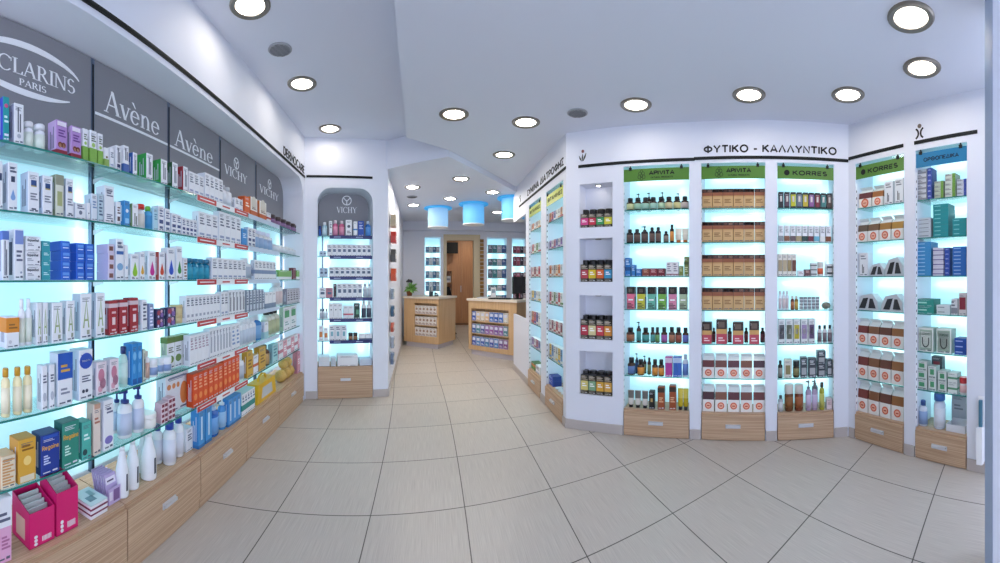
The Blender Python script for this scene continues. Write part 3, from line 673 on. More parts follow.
# ---- lit bays on the other side
RZ = [2.022, 1.725, 1.425, 1.128, .83, .53]; DECK = .235
GREEN, BLUE, LIME, DARK = mat('#52802c', .4), mat('#0f76a6', .4), mat('#b3bd22', .4), mat('#0a0f0b', .7)
BAYS = [('first green-sign bay', S1, b1), ('second green-sign bay', S2, b2), ('third green-sign bay', S2, b3), ('fourth green-sign bay', S3, b4), ('blue-sign bay', S3, b5), ('yellow-sign bay by the corner', CW, cA), ('yellow-sign bay by the counters', CW, cB)]
SIGNL = ['green hanging sign with bee emblem, beside the square niches', 'green hanging sign with bee emblem, next to the round-dot sign', 'green hanging sign with round dot emblem, on the angled wall before the corner', 'green hanging sign with round dot emblem, beside the blue sign', 'blue hanging sign with dark Greek lettering', 'lime yellow hanging sign with Greek lettering, closer to the white corner', 'lime yellow hanging sign with Greek lettering, closer to the counters']
for k, (nm, fr, (a, b)) in enumerate(BAYS):
    M0 = fr.M(a, 0, 0); w = b - a; hi = HB if k < 5 else 2.36; nd = .25 if k < 5 else .225
    t = thing('glass_shelving', 'backlit glass shelving of the ' + nm, 'shelving', M0, 'backlit shelving bays with hanging signs')
    obj('light_panel', MB().box(.004, w - .004, nd, nd + .005, DECK + .004, hi - .004, M_PANEL), t)
    for z in RZ + [hi - .02]: obj('light_tube', MB().box(w * .12, w * .88, nd + .022, nd + .034, z - .075, z - .06, M_TUBE), t)
    obj('light_tube', MB().box(w * .86, w * .88, nd + .03, nd + .042, .35, hi - .15, M_TUBE), t)
    for z in RZ: glass_shelf(t, fr, a + .004, b - .004, .025, nd - .02, z, M0)
    for x, dx in ((.001, .003), (w - .004, .003)):
        s = MB().box(x, x + dx, .004, .022, DECK + .01, hi - .17, M_WHITE)
        for q in range(32): s.box(x + (dx if x < .01 else -.0006), x + (dx + .0006 if x < .01 else 0), .009, .017, .3 + q * .06, .318 + q * .06, M_BLACK)
        obj('slotted_rail', s, t)
    drawer_cabinet(fr, a + .003, b - .003, DECK, 'oak drawer cabinet at the foot of the ' + nm, .012, .27, 'oak drawer cabinets below the lit bays', .13)
    # hanging sign
    z0, z1 = (2.272, 2.382) if k < 5 else (2.2, 2.315); sm = [GREEN, GREEN, GREEN, GREEN, BLUE, LIME, LIME][k]
    s = obj('hanging_sign', MB().box(.004, w - .004, .004, .009, z0, z1, sm), None, M0)
    obj('glass_header', MB().box(.004, w - .004, .0045, .0085, z1 + .0005, hi - .004, M_GLASS), s)
    for f in (.11, .88): obj('clip', MB().box(w * f - .012, w * f + .012, -.006, .0035, z1 - .012, z1 + .012, M_BLACK).box(w * f - .005, w * f + .005, -.002, .0035, z1 + .012, z1 + .026, M_BLACK), s)
    lt = MB(); y0, y1 = .0022, .0036; h = z1 - z0
    if k < 2:
        text_into(lt, 'APIVITA', w * .4, w * .77, z0 + h * .45, h * .38, y0, y1, DARK, .03); text_into(lt, 'NATURAL PRODUCTS', w * .42, w * .75, z0 + h * .2, h * .13, y0, y1, DARK, .018)
        e = MB(); ex, ez = w * .28, z0 + h * .5; OL = mat('#2c4416', .6)
        for dx, dz, r in ((0, .3, .09), (-.13, .12, .11), (.13, .12, .11), (-.17, -.16, .13), (.17, -.16, .13), (0, -.08, .11), (0, -.3, .1)): e.strip(arc(ex + dx * h, ez + dz * h, r * h, r * h * 1.2, 0, 360, 12), h * .045, y0, y1, OL)
        obj('emblem', e, s)
    elif k < 4:
        text_into(lt, 'KORRES', w * .28, w * .87, z0 + h * .28, h * .4, y0, y1, DARK, .02)
        obj('emblem', MB().vprism(arc(w * .17, z0 + h * .48, h * .22, h * .22, 0, 345, 23), y0, y1, DARK), s)
    elif k == 4: text_into(lt, 'ΟΡΘΟΠΕΔΙΚΑ', w * .17, w * .84, z0 + h * .34, h * .3, y0, y1, mat('#06182c', .7), .015)
    else: text_into(lt, 'ΒΙΤΑΜΙΝΕΣ', w * .1, w * .92, z0 + h * .3, h * .4, y0, y1, DARK, .02)
    obj('lettering', lt, s); tag(s, SIGNL[k], 'sign', None)

# ---- lettering and emblems on the walls
wl = thing('wall_lettering', 'large black Greek capitals on the white wall above the green signs', 'lettering', S2.M()); letter_parts(wl, 'ΦΥΤΙΚΟ - ΚΑΛΛΥΝΤΙΚΟ', S2.pu(704.3), S2.pu(836), 2.492, .073, -.004, -.001, M_BLACK, .016)
wl = thing('wall_lettering', 'black Greek capitals above the yellow signs in the corridor', 'lettering', CW.M()); letter_parts(wl, 'ΣΥΜ/ΜΑ ΔΙΑΤΡΟΦΗΣ', CW.pu(527.5), CW.pu(563.6), 2.492, .085, -.004, -.001, M_BLACK, .012)
wl = thing('wall_lettering', 'black Latin capitals at the far end of the long wall above the rail', 'lettering', LW.M()); letter_parts(wl, 'DERMOCARE', LW.pu(283.5), LW.pu(304), 2.612, .10, -.004, -.001, M_BLACK, .01)
def figure(fr, px, z, s, lean, label):
    u = fr.pu(px); mb = MB(); y0, y1 = -.004, -.001
    mb.strip(arc(u - s * .62, z + s * .45, s * .5, s * .5, -62, 62, 10), s * .16, y0, y1, M_BLACK); mb.strip(arc(u + s * .62, z + s * .45, s * .5, s * .5, 118, 242, 10), s * .16, y0, y1, M_BLACK)
    o = obj('wall_emblem', mb, None, fr.M()); obj('head', MB().vprism(arc(u, z + s * 1.12, s * .2, s * .2, 0, 340, 17), y0, y1, mat('#6b5d55')), o); tag(o, label, 'emblem')
figure(S3, 919.6, 2.5, .085, 0, 'black emblem of a stick figure with brown head above the blue sign')
u = S1.pu(582.3); mb = MB()
for k, (dx, ln, lean) in enumerate(((-.018, .05, -.012), (0, .065, .004), (.018, .07, .02))): mb.strip([(u + dx * .5, 2.495), (u + dx * .8 + lean * .5, 2.495 + ln * .5), (u + dx + lean, 2.495 + ln)], [.004, .014, .003], -.004, -.001, mat('#4a4a3e'))
o = obj('wall_emblem', mb, None, S1.M()); obj('bud', MB().vprism(arc(u + .006, 2.585, .013, .015, 0, 330, 11), -.004, -.001, mat('#7a3a38')), o)
tag(o, 'dark leaf emblem with a red bud above the square niches', 'emblem')
u = CW.pu(520.3); mb = MB().strip([(u, 2.5), (u + .02, 2.54), (u - .02, 2.57), (u + .01, 2.6)], .022, -.004, -.001, M_BLACK); tag(obj('wall_emblem', mb, None, CW.M()), 'small dark curled emblem at the counter end of the corridor fascia', 'emblem')

# ---- lamps
def downlight(x, y, z, r, label, grp, power):
    ML = M_LENS2 if z == ZK else M_LENS
    t = thing('downlight', label, 'ceiling light', T(x, y, z), grp)
    obj('rim', MB().lathe([(r * .80, -.001), (r * .82, -.008), (r * .98, -.012), (r * 1.0, -.001)], M_STEEL, n=28), t) if 0 else None
    n = 28; mb = MB()
    ring = [(r * .68, -.0015), (r * .72, -.010), (r * .93, -.014), (r, -.006), (r, -.001)]
    for k in range(n):
        t0, t1 = 2 * math.pi * k / n, 2 * math.pi * (k + 1) / n
        for (ra_, za), (rb_, zb) in zip(ring[:-1], ring[1:]):
            mb.face([(ra_ * math.cos(t0), ra_ * math.sin(t0), za), (rb_ * math.cos(t0), rb_ * math.sin(t0), zb), (rb_ * math.cos(t1), rb_ * math.sin(t1), zb), (ra_ * math.cos(t1), ra_ * math.sin(t1), za)], M_STEELR, True)
    obj('rim', mb, t)
    obj('lens', MB().lathe([(r * .69, -.004), (r * .69, -.002)], ML, n=24), t)
M_STEELR = mat('#8b8680', .35, .8)
DL = [(250, 5, ZC, 'round downlight on the high ceiling, foremost over the long wall'), (302, 83.5, ZC, 'round downlight on the high ceiling, beyond the round speaker grille'), (330, 128.5, ZC, 'round downlight on the high ceiling, before the arched niche'),
 (454, 114, ZD, 'round downlight on the dropped ceiling, first from the corridor side'), (526, 122, ZD, 'round downlight on the dropped ceiling, second from the corridor side'), (504, 154.5, ZD, 'round downlight on the dropped ceiling, before its slanted edge'), (636, 104.5, ZD, 'round downlight on the dropped ceiling, before the first green sign'), (749, 94.5, ZD, 'round downlight on the dropped ceiling, before the black Greek capitals'), (848, 94.5, ZD, 'round downlight on the dropped ceiling, before the inner corner'), (911, 17, ZD, 'largest round downlight on the dropped ceiling, beside the entrance'), (922, 67.5, ZD, 'round downlight on the dropped ceiling, before the blue sign'),
 (412.5, 187, ZK, 'round downlight over the counters, first beside the corridor wall'), (461, 178.5, ZK, 'round downlight over the counters, foremost one'), (492.7, 192, ZK, 'round downlight over the counters, between the blue drum lamps'), (450, 198.5, ZK, 'round downlight over the counters, above the first drum lamp'), (413.6, 205, ZK, 'round downlight over the counters, rearmost by the corridor wall'), (497.5, 212, ZK, 'round downlight over the counters, rearmost above the second counter')]
for px, py, z, lb in DL:
    x, y = plan_z(px, py, z); downlight(x, y, z, .125 if z != ZK else .115, lb, 'round ceiling downlights', 0)
downlight(1.02, 10.2, ZK, .1, 'round downlight in the back room behind the doorway', 'round ceiling downlights', 0)
downlight(1.5, 11.1, ZK, .1, 'round downlight deep in the back room before the oak door', 'round ceiling downlights', 0)  # extra lamp added to brighten the back room
M_GRILL = mat('#a3a5ab', .55)
for px, py, z, lb in ((280, 49, ZC, 'round grey speaker grille on the high ceiling over the long wall'), (577.5, 112.5, ZD, 'round grey speaker grille on the dropped ceiling'), (412, 196.5, ZK, 'small round grey grille on the ceiling over the counters')):
    x, y = plan_z(px, py, z); r = .085; mb = MB().lathe([(r * .9, -.012), (r, -.008), (r, -.001)], M_GRILL, n=24)
    o = obj('ceiling_speaker', mb, None, T(x, y, z)); k = MB()
    for q in range(-5, 6):
        c_ = math.sqrt(max(0, .72 - (q / 6) ** 2)) * r
        k.box(-c_, c_, q * r / 6 - .002, q * r / 6 + .002, -.0145, -.0122, mat('#6e7076', .6))
    obj('grille', k, o); tag(o, lb, 'speaker')

# ================================================================== GOODS ON THE LONG WALL
LWP = 'long wall'; END[LWP] = 'from the entrance end'
def LS(i): return Shelf(LWP, LW, SHN[i], LZ[i], gap=.58 if i == 0 else LZ[i - 1] - LZ[i] - .008)
WH, OFF = '#eceef3', '#dfe3ec'
def L_(c, x0=.2, x1=.85, z0=.45, z1=.75, n=3): return ('lines', x0, x1, z0, z1, n, c)
GREYL = '#596079'
plain = [L_(GREYL, z0=.5, z1=.8), ('rect', .15, .85, .12, .2, '#9aa6c4')]
s = LS(0)
s.C(3, 9.5, 97, 'teal and royal blue tall carton', '#1f9aa0', '#2136b0', [('disc', .5, .8, .3, '#cf5a8c'), L_('#dff', z0=.4, z1=.6, n=2), L_('#eef', z0=.1, z1=.2, n=1)], d=.08)
s.C(14, 24, 104, 'white carton with grey vertical print', WH, '#c9cdd8', [('vlines', .3, .75, .3, .9, 2, '#5d616f'), ('disc', .5, .2, .2, '#b8bcc8')])
s.B(26, 36, 121, 'white bottle with green and brown print', WH, WH, '#e6efe4', 'can', dn=.01); s.B(37, 47.5, 123.5, 'white bottle with green and brown print', WH, WH, '#e6efe4', 'can', dn=.01)
kid = [('band', .0, .13, '#8c2638'), ('disc', .36, .28, .2, '#7a3d28'), ('disc', .66, .28, .2, '#7a3d28'), ('disc', .36, .26, .13, '#e9b393'), ('disc', .66, .26, .13, '#e9b393'), L_('#6b3c8c', z0=.5, z1=.75, n=3), ('rect', .1, .9, .84, .97, '#efe6f4')]
s.C(56, 67.5, 121, 'purple carton with two brown round marks', '#b48ccb', '#cdb2dd', kid, d=.06); s.C(71, 81.5, 127, 'purple carton with two brown round marks', '#b48ccb', '#cdb2dd', kid, d=.06)
gw = [('band', 0, .45, '#7fb04a'), ('disc', .5, .55, .25, '#9cc25f'), L_('#55604f', z0=.65, z1=.85)]
s.C(83, 88, 129, 'white and grass green carton', WH, WH, gw, d=.05); s.C(90, 97, 131, 'white and grass green carton', WH, WH, gw, d=.05); s.C(98, 103, 134, 'white and grass green carton', WH, WH, gw, d=.05)
s.C(104.5, 109, 148, 'small white carton with green base', WH, WH, [('band', 0, .4, '#8fb35a'), ('disc', .5, .5, .2, '#6f5a3a')], d=.04, n=1); s.C(110, 114, 148, 'small plain white carton', WH, OFF, plain, d=.04)
s.C(116, 121.5, 146, 'tall white carton with dark print', WH, WH, [('vlines', .25, .8, .3, .9, 2, '#434a60'), ('rect', .2, .8, .1, .25, '#1b2d66')], d=.06)
s.C(123.5, 129, 146, 'tall white carton with blue base', WH, WH, [('band', 0, .32, '#3a62a8'), ('vlines', .25, .8, .45, .9, 2, '#434a60')], d=.06)
s.C(133, 137.5, 153, 'white carton with blue side', WH, '#2c5fae', [('vlines', .3, .75, .2, .85, 2, '#5b6275')], d=.055)
bg_ = [('vlines', .3, .75, .2, .85, 2, '#5b6275')]
s.C(146.5, 153, 154, 'white carton with bright green side', WH, '#37a24b', bg_, d=.07); s.C(161, 167.5, 160, 'white carton with bright green side', WH, '#37a24b', bg_, d=.07)
s.C(172.3, 178, 163, 'white carton with dark green side', WH, '#2f5f3d', bg_, d=.05); s.C(183.3, 188, 167, 'white carton with dark red side', WH, '#a32a35', bg_, d=.05)
s.C(189, 204, 174, 'tall white skincare carton', WH, OFF, plain, n=3, d=.06); s.C(205, 223, 176.5, 'tall white skincare carton', WH, OFF, plain, n=4, d=.06)
s.B(224, 233.5, 186, 'white bottle with silver cap', WH, '#c6cad2', '#dde2ea', n=2, dn=.01); s.C(235, 243, 199, 'small white skincare carton', WH, OFF, plain, n=2, d=.04)
s.C(244.5, 250, 197, 'bright orange carton', '#e2621f', '#c9501a', [L_('#fff0e0', z0=.4, z1=.7, n=2)], d=.06)
sun = [('disc', .5, .72, .38, '#d9d2c4'), ('band', 0, .28, '#c7632c'), L_('#6b4a30', z0=.35, z1=.5, n=2)]
s.C(250.5, 257.5, 198, 'orange based carton with pale disc', '#efeae2', '#d77a3c', sun, d=.05); s.C(259.5, 266.5, 202, 'orange based carton with pale disc', '#efeae2', '#d77a3c', sun, d=.05)
s.C(267.5, 271, 213, 'small white carton with red band', WH, WH, [('band', .3, .5, '#b63a3a')], d=.04)
s.B(272, 301, 220, 'dark purple jar with brown lid', '#5d3a66', '#3a2a2c', '#8a6a94', 'jar', n=6, dn=.02)
s = LS(1)
s.C(-2, 3, 161, 'white carton with dark square', WH, OFF, [('rect', .3, .8, .6, .75, '#2b3c60')], d=.06)
s.C(8, 18, 163, 'white carton with blue water drop', WH, '#d5d9e6', [('drop', .5, .28, .24, '#7fa5d8'), ('rect', .3, .7, .6, .72, '#394460'), L_(GREYL, z0=.78, z1=.92, n=2)], d=.06)
pic = [('rect', .25, .75, .66, .8, '#2d4d86'), ('rect', .25, .75, .64, .68, '#c2b26a'), L_('#7b7f90', z0=.3, z1=.5, n=3), ('rect', .3, .7, .08, .12, '#50566a')]
s.C(28, 39.5, 172, 'white carton with small blue picture', WH, '#cfd8ea', pic, d=.06); s.C(42.5, 53, 176, 'white carton with small blue picture', WH, '#cfd8ea', pic, d=.05)
s.C(55.5, 64, 175, 'white carton with olive pattern', '#d9dccd', '#8f957c', [('rect', .2, .8, .25, .6, '#a9b07a'), ('rect', 0, 1, .75, 1, '#8f937f')], d=.05); s.C(66, 74, 179, 'white carton with small blue picture', WH, '#cfd8ea', pic, d=.04)
s.C(75, 86, 203, 'low white carton with dark spot', WH, OFF, [('disc', .5, .4, .15, '#6e7488'), L_(GREYL, z0=.6, z1=.85, n=2)], d=.06); s.C(87, 90.5, 203, 'low white carton with dark spot', WH, OFF, [('disc', .5, .4, .15, '#6e7488')], d=.05)
s.C(91.5, 97.5, 194, 'pale grey carton with blue print', '#dde5ee', '#cbd6e4', [L_('#6f8fb8')], d=.05); s.C(98, 103.5, 194, 'pale teal carton with dark print', '#bfd6e0', '#a9c6d4', [L_('#47607f', z0=.2, z1=.8, n=5)], d=.05)
s.C(104.5, 114.5, 186, 'tall white carton with grey print', WH, OFF, [L_(GREYL, z0=.1, z1=.25), L_(GREYL, z0=.7, z1=.9)], d=.06)
s.C(116.5, 121, 202, 'white carton with dark script', WH, OFF, [('strip',), ('rect', .2, .8, .15, .35, '#5e4a50'), L_('#5b4148', z0=.45, z1=.8)][1:], d=.04)
s.C(124, 130, 201, 'sky blue tall carton', '#2f8fd0', '#2a7bb8', [('disc', .5, .6, .22, '#eaf4fb'), ('rect', .2, .8, .1, .3, '#8cc4ea')], d=.06)
s.C(132.5, 138.5, 204, 'white carton with green side and dark print', WH, '#84a06a', [('vlines', .25, .8, .1, .6, 2, '#59604f')], d=.05)
s.B(139.5, 147.5, 204, 'white spray can with red cap', WH, '#d8301f', '#e2ddd6', 'can', dn=.01)
s.B(148, 154.5, 206, 'blue bottle with bright green cap', '#56a8d6', '#68b93a', '#3b8fc4', 'bottle', dn=.01); s.C(153.5, 158, 208, 'pale aqua carton', '#b6dcea', '#9fcfe0', [L_('#5f95ae')], d=.04)
nv = [('rect', .15, .85, .3, .45, '#394a80'), L_('#56618a', z0=.55, z1=.85), ('rect', .2, .8, .1, .2, '#56618a')]
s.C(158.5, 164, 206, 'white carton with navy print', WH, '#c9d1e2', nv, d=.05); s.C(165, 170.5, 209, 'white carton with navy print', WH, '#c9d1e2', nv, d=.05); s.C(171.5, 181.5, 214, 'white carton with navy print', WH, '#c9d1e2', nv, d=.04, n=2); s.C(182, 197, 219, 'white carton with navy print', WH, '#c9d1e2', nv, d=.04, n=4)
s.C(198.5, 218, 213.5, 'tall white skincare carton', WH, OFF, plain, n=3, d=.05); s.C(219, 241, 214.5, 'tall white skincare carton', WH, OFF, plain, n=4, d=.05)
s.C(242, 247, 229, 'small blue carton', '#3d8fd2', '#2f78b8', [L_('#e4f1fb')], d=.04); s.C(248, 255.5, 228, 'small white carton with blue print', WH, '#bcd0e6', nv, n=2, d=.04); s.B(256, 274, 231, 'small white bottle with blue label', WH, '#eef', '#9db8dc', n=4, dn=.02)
s.B(276, 297, 246, 'tiny white bottle', WH, WH, '#d5dde8', n=6, dn=.03)
s = LS(2)
s.C(2.5, 9, 231, 'tall white carton with blue top', WH, '#cfd8ea', [('band', .82, 1, '#5a79c2'), ('vlines', .25, .75, .1, .8, 2, '#2c3a5c')], d=.05)
s.C(14.5, 24, 229, 'tall white carton with lilac blue top', WH, WH, [('rect', .05, .95, .7, .97, '#7f93cf'), L_('#5e6480', z0=.35, z1=.6, n=3), ('disc', .7, .15, .1, '#8890a8'), ('side', .3, .7, .1, .75, '#3b4058')], d=.06)
s.C(26, 41.5, 236, 'flat white carton with black print', WH, OFF, [('text', 'Bepanthol', .08, .82, .62, .2, '#3a3f52'), L_('#8b90a2', .1, .5, .3, .5, 2), ('disc', .85, .25, .06, '#50566a')], d=.07, st=3)
s.C(42, 51, 241, 'teal carton', '#2f9aa6', '#2b8792', [L_('#c8eaec', .2, .8, .5, .85, 2)], d=.06, st=4)
bl = [('rect', .15, .85, .5, .8, '#5f9ae6'), L_('#d5e6fb', .2, .8, .2, .4, 1)]
s.C(61.5, 71, 241, 'royal blue carton', '#1c62cf', '#1750b8', bl, d=.08, st=4); s.C(76.5, 85, 243, 'royal blue carton', '#1c62cf', '#1750b8', bl, d=.05, st=4); s.C(86, 94.5, 244, 'royal blue carton', '#1c62cf', '#1750b8', bl, d=.05, st=4)
s.C(108.5, 115, 244, 'lilac carton with brown square', '#d8cfe4', '#b7a6cf', [('rect', .2, .8, .25, .75, '#7b4a44')], d=.08, st=4)
s.C(116, 124, 239, 'white carton with blue bands', WH, '#d0dcea', [('rect', .05, .95, .62, .7, '#3d6cb4'), ('oval', .5, .32, .38, .09, '#7fa9d2'), L_('#6c7690', z0=.75, z1=.95, n=2)], d=.05)
s.C(124.8, 128.5, 245, 'slim white carton with pale blue mark', WH, OFF, [('disc', .5, .35, .3, '#8fb4d6')], d=.04)
def dr(c): return [('drop', .5, .28, .3, c), L_('#b0b4c4', z0=.82, z1=.94, n=2), ('rect', .1, .4, .08, .12, '#888')]
s.C(131, 139, 254, 'white carton with lime green drop', WH, OFF, dr('#8cc22c'), d=.04); s.C(140, 145, 252, 'white carton with yellow drop', WH, OFF, dr('#d8a52c'), d=.04)
s.C(148.5, 156, 251, 'white carton with magenta drop', WH, OFF, dr('#c52a92'), d=.05); s.C(159, 165, 252, 'white carton with red drop', WH, '#b8433a', dr('#d0452a'), d=.05); s.C(167.5, 175, 248, 'white carton with blue drop', WH, OFF, dr('#2b56c8'), d=.05); s.C(176.5, 182.5, 246.5, 'white carton with dark green drop', WH, OFF, dr('#2c8a3c'), d=.05)
s.C(183.5, 187.5, 258, 'slim white carton with brown marks', WH, OFF, [L_('#7d5a3c', z0=.1, z1=.8, n=5)], d=.04)
s.B(188.5, 211.5, 259, 'teal blue bottle', '#1f86a8', '#1a6f95', '#2a9ab8', 'can', n=4, dn=.01)
s.C(212, 246, 259, 'white skincare carton', WH, OFF, plain, n=7, d=.05)
s.B(247, 253.5, 258, 'white bottle with grey label', WH, WH, '#b8c2d2', n=1, dn=.02); s.C(254.5, 276, 261, 'white carton with slate band', WH, '#cdd5e2', [('band', .3, .5, '#7f93b4'), L_('#7f869c', z0=.6, z1=.85)], n=6, d=.04)
s.C(278, 292, 270.5, 'low green and white carton', '#7fb45a', '#5c9440', [('band', .0, .3, WH)], d=.06); s.C(293, 296, 268, 'dark red small carton', '#7c2c34', '#6a232a', None, d=.05); s.C(296.5, 300.5, 270.5, 'low green and white carton', '#7fb45a', '#5c9440', [('band', .0, .3, WH)], d=.06)
s = LS(3)
s.C(6, 19.5, 317, 'white carton with orange upper half', WH, OFF, [('band', .5, .97, '#d98a2c'), L_('#8a5a20', z0=.6, z1=.8, n=2), ('disc', .3, .2, .12, '#c8c8d0')], d=.06)
A_ = [('amark', '#9db07a'), ('rect', .55, .8, .1, .2, '#9aa08c')]
s.B(20, 33.5, 299, 'white bottle with green peaked mark', WH, WH, '#e3e9dc', n=2, dn=.01); s.C(36.5, 48.5, 303, 'white carton with green peaked mark', WH, '#d9dde4', A_, n=2, d=.05, fill=.85); s.C(52, 63, 303, 'white carton with green peaked mark', WH, '#d9dde4', A_, d=.06); s.C(66.5, 75, 301, 'white carton with green peaked mark', WH, '#d9dde4', A_, d=.05)
s.C(80.5, 92, 294, 'white carton with green peaked mark', WH, '#c3cbd8', A_, d=.06); s.C(96, 105.5, 293, 'white carton with green peaked mark', WH, '#c3cbd8', A_, d=.06)
rd = [('band', .8, .92, '#d8c2c8'), ('rect', .35, .7, .3, .52, '#ecd8da'), L_('#e8c8ca', .3, .75, .1, .2, 1), L_('#e8c8ca', .3, .75, .6, .72, 1)]
s.C(109, 118, 301, 'dark red carton with pale band', '#a52430', '#8d1f2b', rd, d=.05); s.C(119.5, 128, 300, 'dark red carton with pale band', '#a52430', '#8d1f2b', rd, d=.05); s.C(130, 138.5, 298, 'dark red carton with pale band', '#a52430', '#8d1f2b', rd, d=.05)
s.C(142, 147.5, 300, 'white carton with thin grey lines', WH, OFF, [L_(GREYL, z0=.3, z1=.9, n=5)], d=.05); s.C(149, 154, 304, 'slate blue striped carton', '#8d9cc2', '#6d7dab', [L_('#eef', z0=.1, z1=.9, n=6)], d=.05)
fl_ = [('disc', .3, .6, .2, '#a6415a'), ('disc', .7, .35, .18, '#8a6ab4'), ('disc', .65, .75, .12, '#d8b4c4'), ('disc', .25, .2, .1, '#cfd0ee')]
s.C(156.5, 164.5, 309, 'navy flower patterned carton', '#2f2b5c', '#26234c', fl_, st=2, d=.05); s.C(167, 176.5, 307.5, 'navy flower patterned carton', '#2f2b5c', '#26234c', fl_, st=2, d=.05)
s.B(177.5, 185.5, 305, 'cream coloured jar', '#e3cf9c', '#d8c28c', None, 'jar', st=2, dn=.02)
s.C(186, 220, 295, 'white skincare carton with grey code', WH, OFF, [L_(GREYL, z0=.6, z1=.85, n=3), ('rect', .25, .8, .2, .3, '#a8aebd')], n=9, d=.05); s.C(221, 228, 292, 'taller white skincare carton', WH, OFF, plain, n=2, d=.05)
gk = [('vlines', .25, .8, .15, .9, 2, '#4c5263')]
s.C(228.5, 245, 290, 'white carton with dark vertical print', WH, '#bfc4cf', gk, n=5, d=.05); s.C(245.5, 264.5, 290, 'slate carton with pale front', '#cfd8e4', '#5a6880', [('rect', .0, .3, 0, 1, '#5a6a86'), L_('#5a6880', .4, .9, .3, .8, 4)], n=6, d=.05); s.C(265, 276, 292, 'white carton with slate base', WH, '#b9c4d4', [('band', 0, .3, '#8294b0')], n=3, d=.05)
s.B(277, 284, 281, 'tall white bottle with dark red mark', WH, WH, '#dcc9cc', n=2, dn=.02); s.C(287, 301, 288.5, 'small dark printed carton', '#c9c6cf', '#8c8896', [L_('#4d4252', z0=.2, z1=.8, n=4)], n=5, d=.05)
s = LS(4)
s.B(3.5, 12.5, 369, 'slim yellow bottle with gold cap', '#f0e2b2', '#c9952c', '#f0e6c8', 'slim', dn=.01); s.B(15.5, 24.5, 368, 'slim yellow bottle with gold cap', '#f0e2b2', '#c9952c', '#f0e6c8', 'slim', dn=.01); s.B(25.5, 34.5, 367, 'slim yellow bottle with gold cap', '#f0e2b2', '#c9952c', '#f0e6c8', 'slim', dn=.01)
s.C(42, 47.5, 366, 'white carton with grey swirl', WH, OFF, [('oval', .5, .3, .3, .1, '#b9bfcc'), L_(GREYL, z0=.6, z1=.8)], d=.04); s.C(49.5, 55, 365, 'white carton with grey swirl', WH, OFF, [('oval', .5, .3, .3, .1, '#b9bfcc'), L_(GREYL, z0=.6, z1=.8)], d=.04)
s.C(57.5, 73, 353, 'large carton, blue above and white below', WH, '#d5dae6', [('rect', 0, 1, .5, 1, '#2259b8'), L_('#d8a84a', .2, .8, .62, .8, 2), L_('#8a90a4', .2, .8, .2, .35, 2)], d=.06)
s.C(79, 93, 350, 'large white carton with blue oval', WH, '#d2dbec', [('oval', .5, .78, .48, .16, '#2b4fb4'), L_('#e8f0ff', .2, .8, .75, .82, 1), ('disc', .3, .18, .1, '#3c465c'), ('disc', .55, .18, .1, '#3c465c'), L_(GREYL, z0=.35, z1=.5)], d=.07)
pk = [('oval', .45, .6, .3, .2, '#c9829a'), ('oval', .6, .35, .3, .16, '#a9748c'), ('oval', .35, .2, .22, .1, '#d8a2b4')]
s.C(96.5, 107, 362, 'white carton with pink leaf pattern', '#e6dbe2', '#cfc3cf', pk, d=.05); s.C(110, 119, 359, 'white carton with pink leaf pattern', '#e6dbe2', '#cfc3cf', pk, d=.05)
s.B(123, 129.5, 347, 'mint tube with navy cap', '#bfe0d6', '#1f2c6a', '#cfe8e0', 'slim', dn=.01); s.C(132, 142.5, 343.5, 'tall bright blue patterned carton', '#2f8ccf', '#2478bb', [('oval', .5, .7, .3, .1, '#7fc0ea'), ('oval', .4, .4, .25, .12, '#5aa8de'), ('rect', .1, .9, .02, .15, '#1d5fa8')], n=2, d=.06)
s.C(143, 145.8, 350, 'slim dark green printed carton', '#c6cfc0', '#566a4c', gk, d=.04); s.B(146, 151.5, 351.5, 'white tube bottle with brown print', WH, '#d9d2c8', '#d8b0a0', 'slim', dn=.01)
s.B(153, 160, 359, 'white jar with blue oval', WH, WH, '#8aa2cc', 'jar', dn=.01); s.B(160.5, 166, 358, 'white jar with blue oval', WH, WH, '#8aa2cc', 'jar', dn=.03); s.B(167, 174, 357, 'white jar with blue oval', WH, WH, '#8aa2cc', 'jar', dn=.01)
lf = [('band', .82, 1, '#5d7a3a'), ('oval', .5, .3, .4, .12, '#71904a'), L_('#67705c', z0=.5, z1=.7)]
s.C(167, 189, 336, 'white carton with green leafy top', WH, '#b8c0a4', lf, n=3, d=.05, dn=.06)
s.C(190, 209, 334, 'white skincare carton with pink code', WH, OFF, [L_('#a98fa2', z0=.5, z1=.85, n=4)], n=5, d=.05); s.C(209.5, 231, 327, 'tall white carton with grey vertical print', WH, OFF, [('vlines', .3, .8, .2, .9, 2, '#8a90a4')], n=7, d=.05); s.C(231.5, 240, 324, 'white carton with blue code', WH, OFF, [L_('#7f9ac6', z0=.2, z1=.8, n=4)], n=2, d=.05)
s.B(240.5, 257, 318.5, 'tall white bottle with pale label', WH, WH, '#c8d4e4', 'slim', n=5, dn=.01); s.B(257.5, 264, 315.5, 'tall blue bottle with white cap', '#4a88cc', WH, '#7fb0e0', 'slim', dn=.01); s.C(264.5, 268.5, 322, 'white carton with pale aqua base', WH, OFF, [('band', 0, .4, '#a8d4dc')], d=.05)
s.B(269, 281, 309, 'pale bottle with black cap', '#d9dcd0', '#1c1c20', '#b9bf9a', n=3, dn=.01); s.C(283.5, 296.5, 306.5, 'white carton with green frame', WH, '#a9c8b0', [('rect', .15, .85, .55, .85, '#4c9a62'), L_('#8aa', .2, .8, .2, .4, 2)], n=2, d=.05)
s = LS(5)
s.C(1, 16, 456, 'cream carton with orange lattice print', '#e8d9be', '#d9b487', [('lines', .08, .92, .1, .92, 9, '#d29a5c')], d=.07)
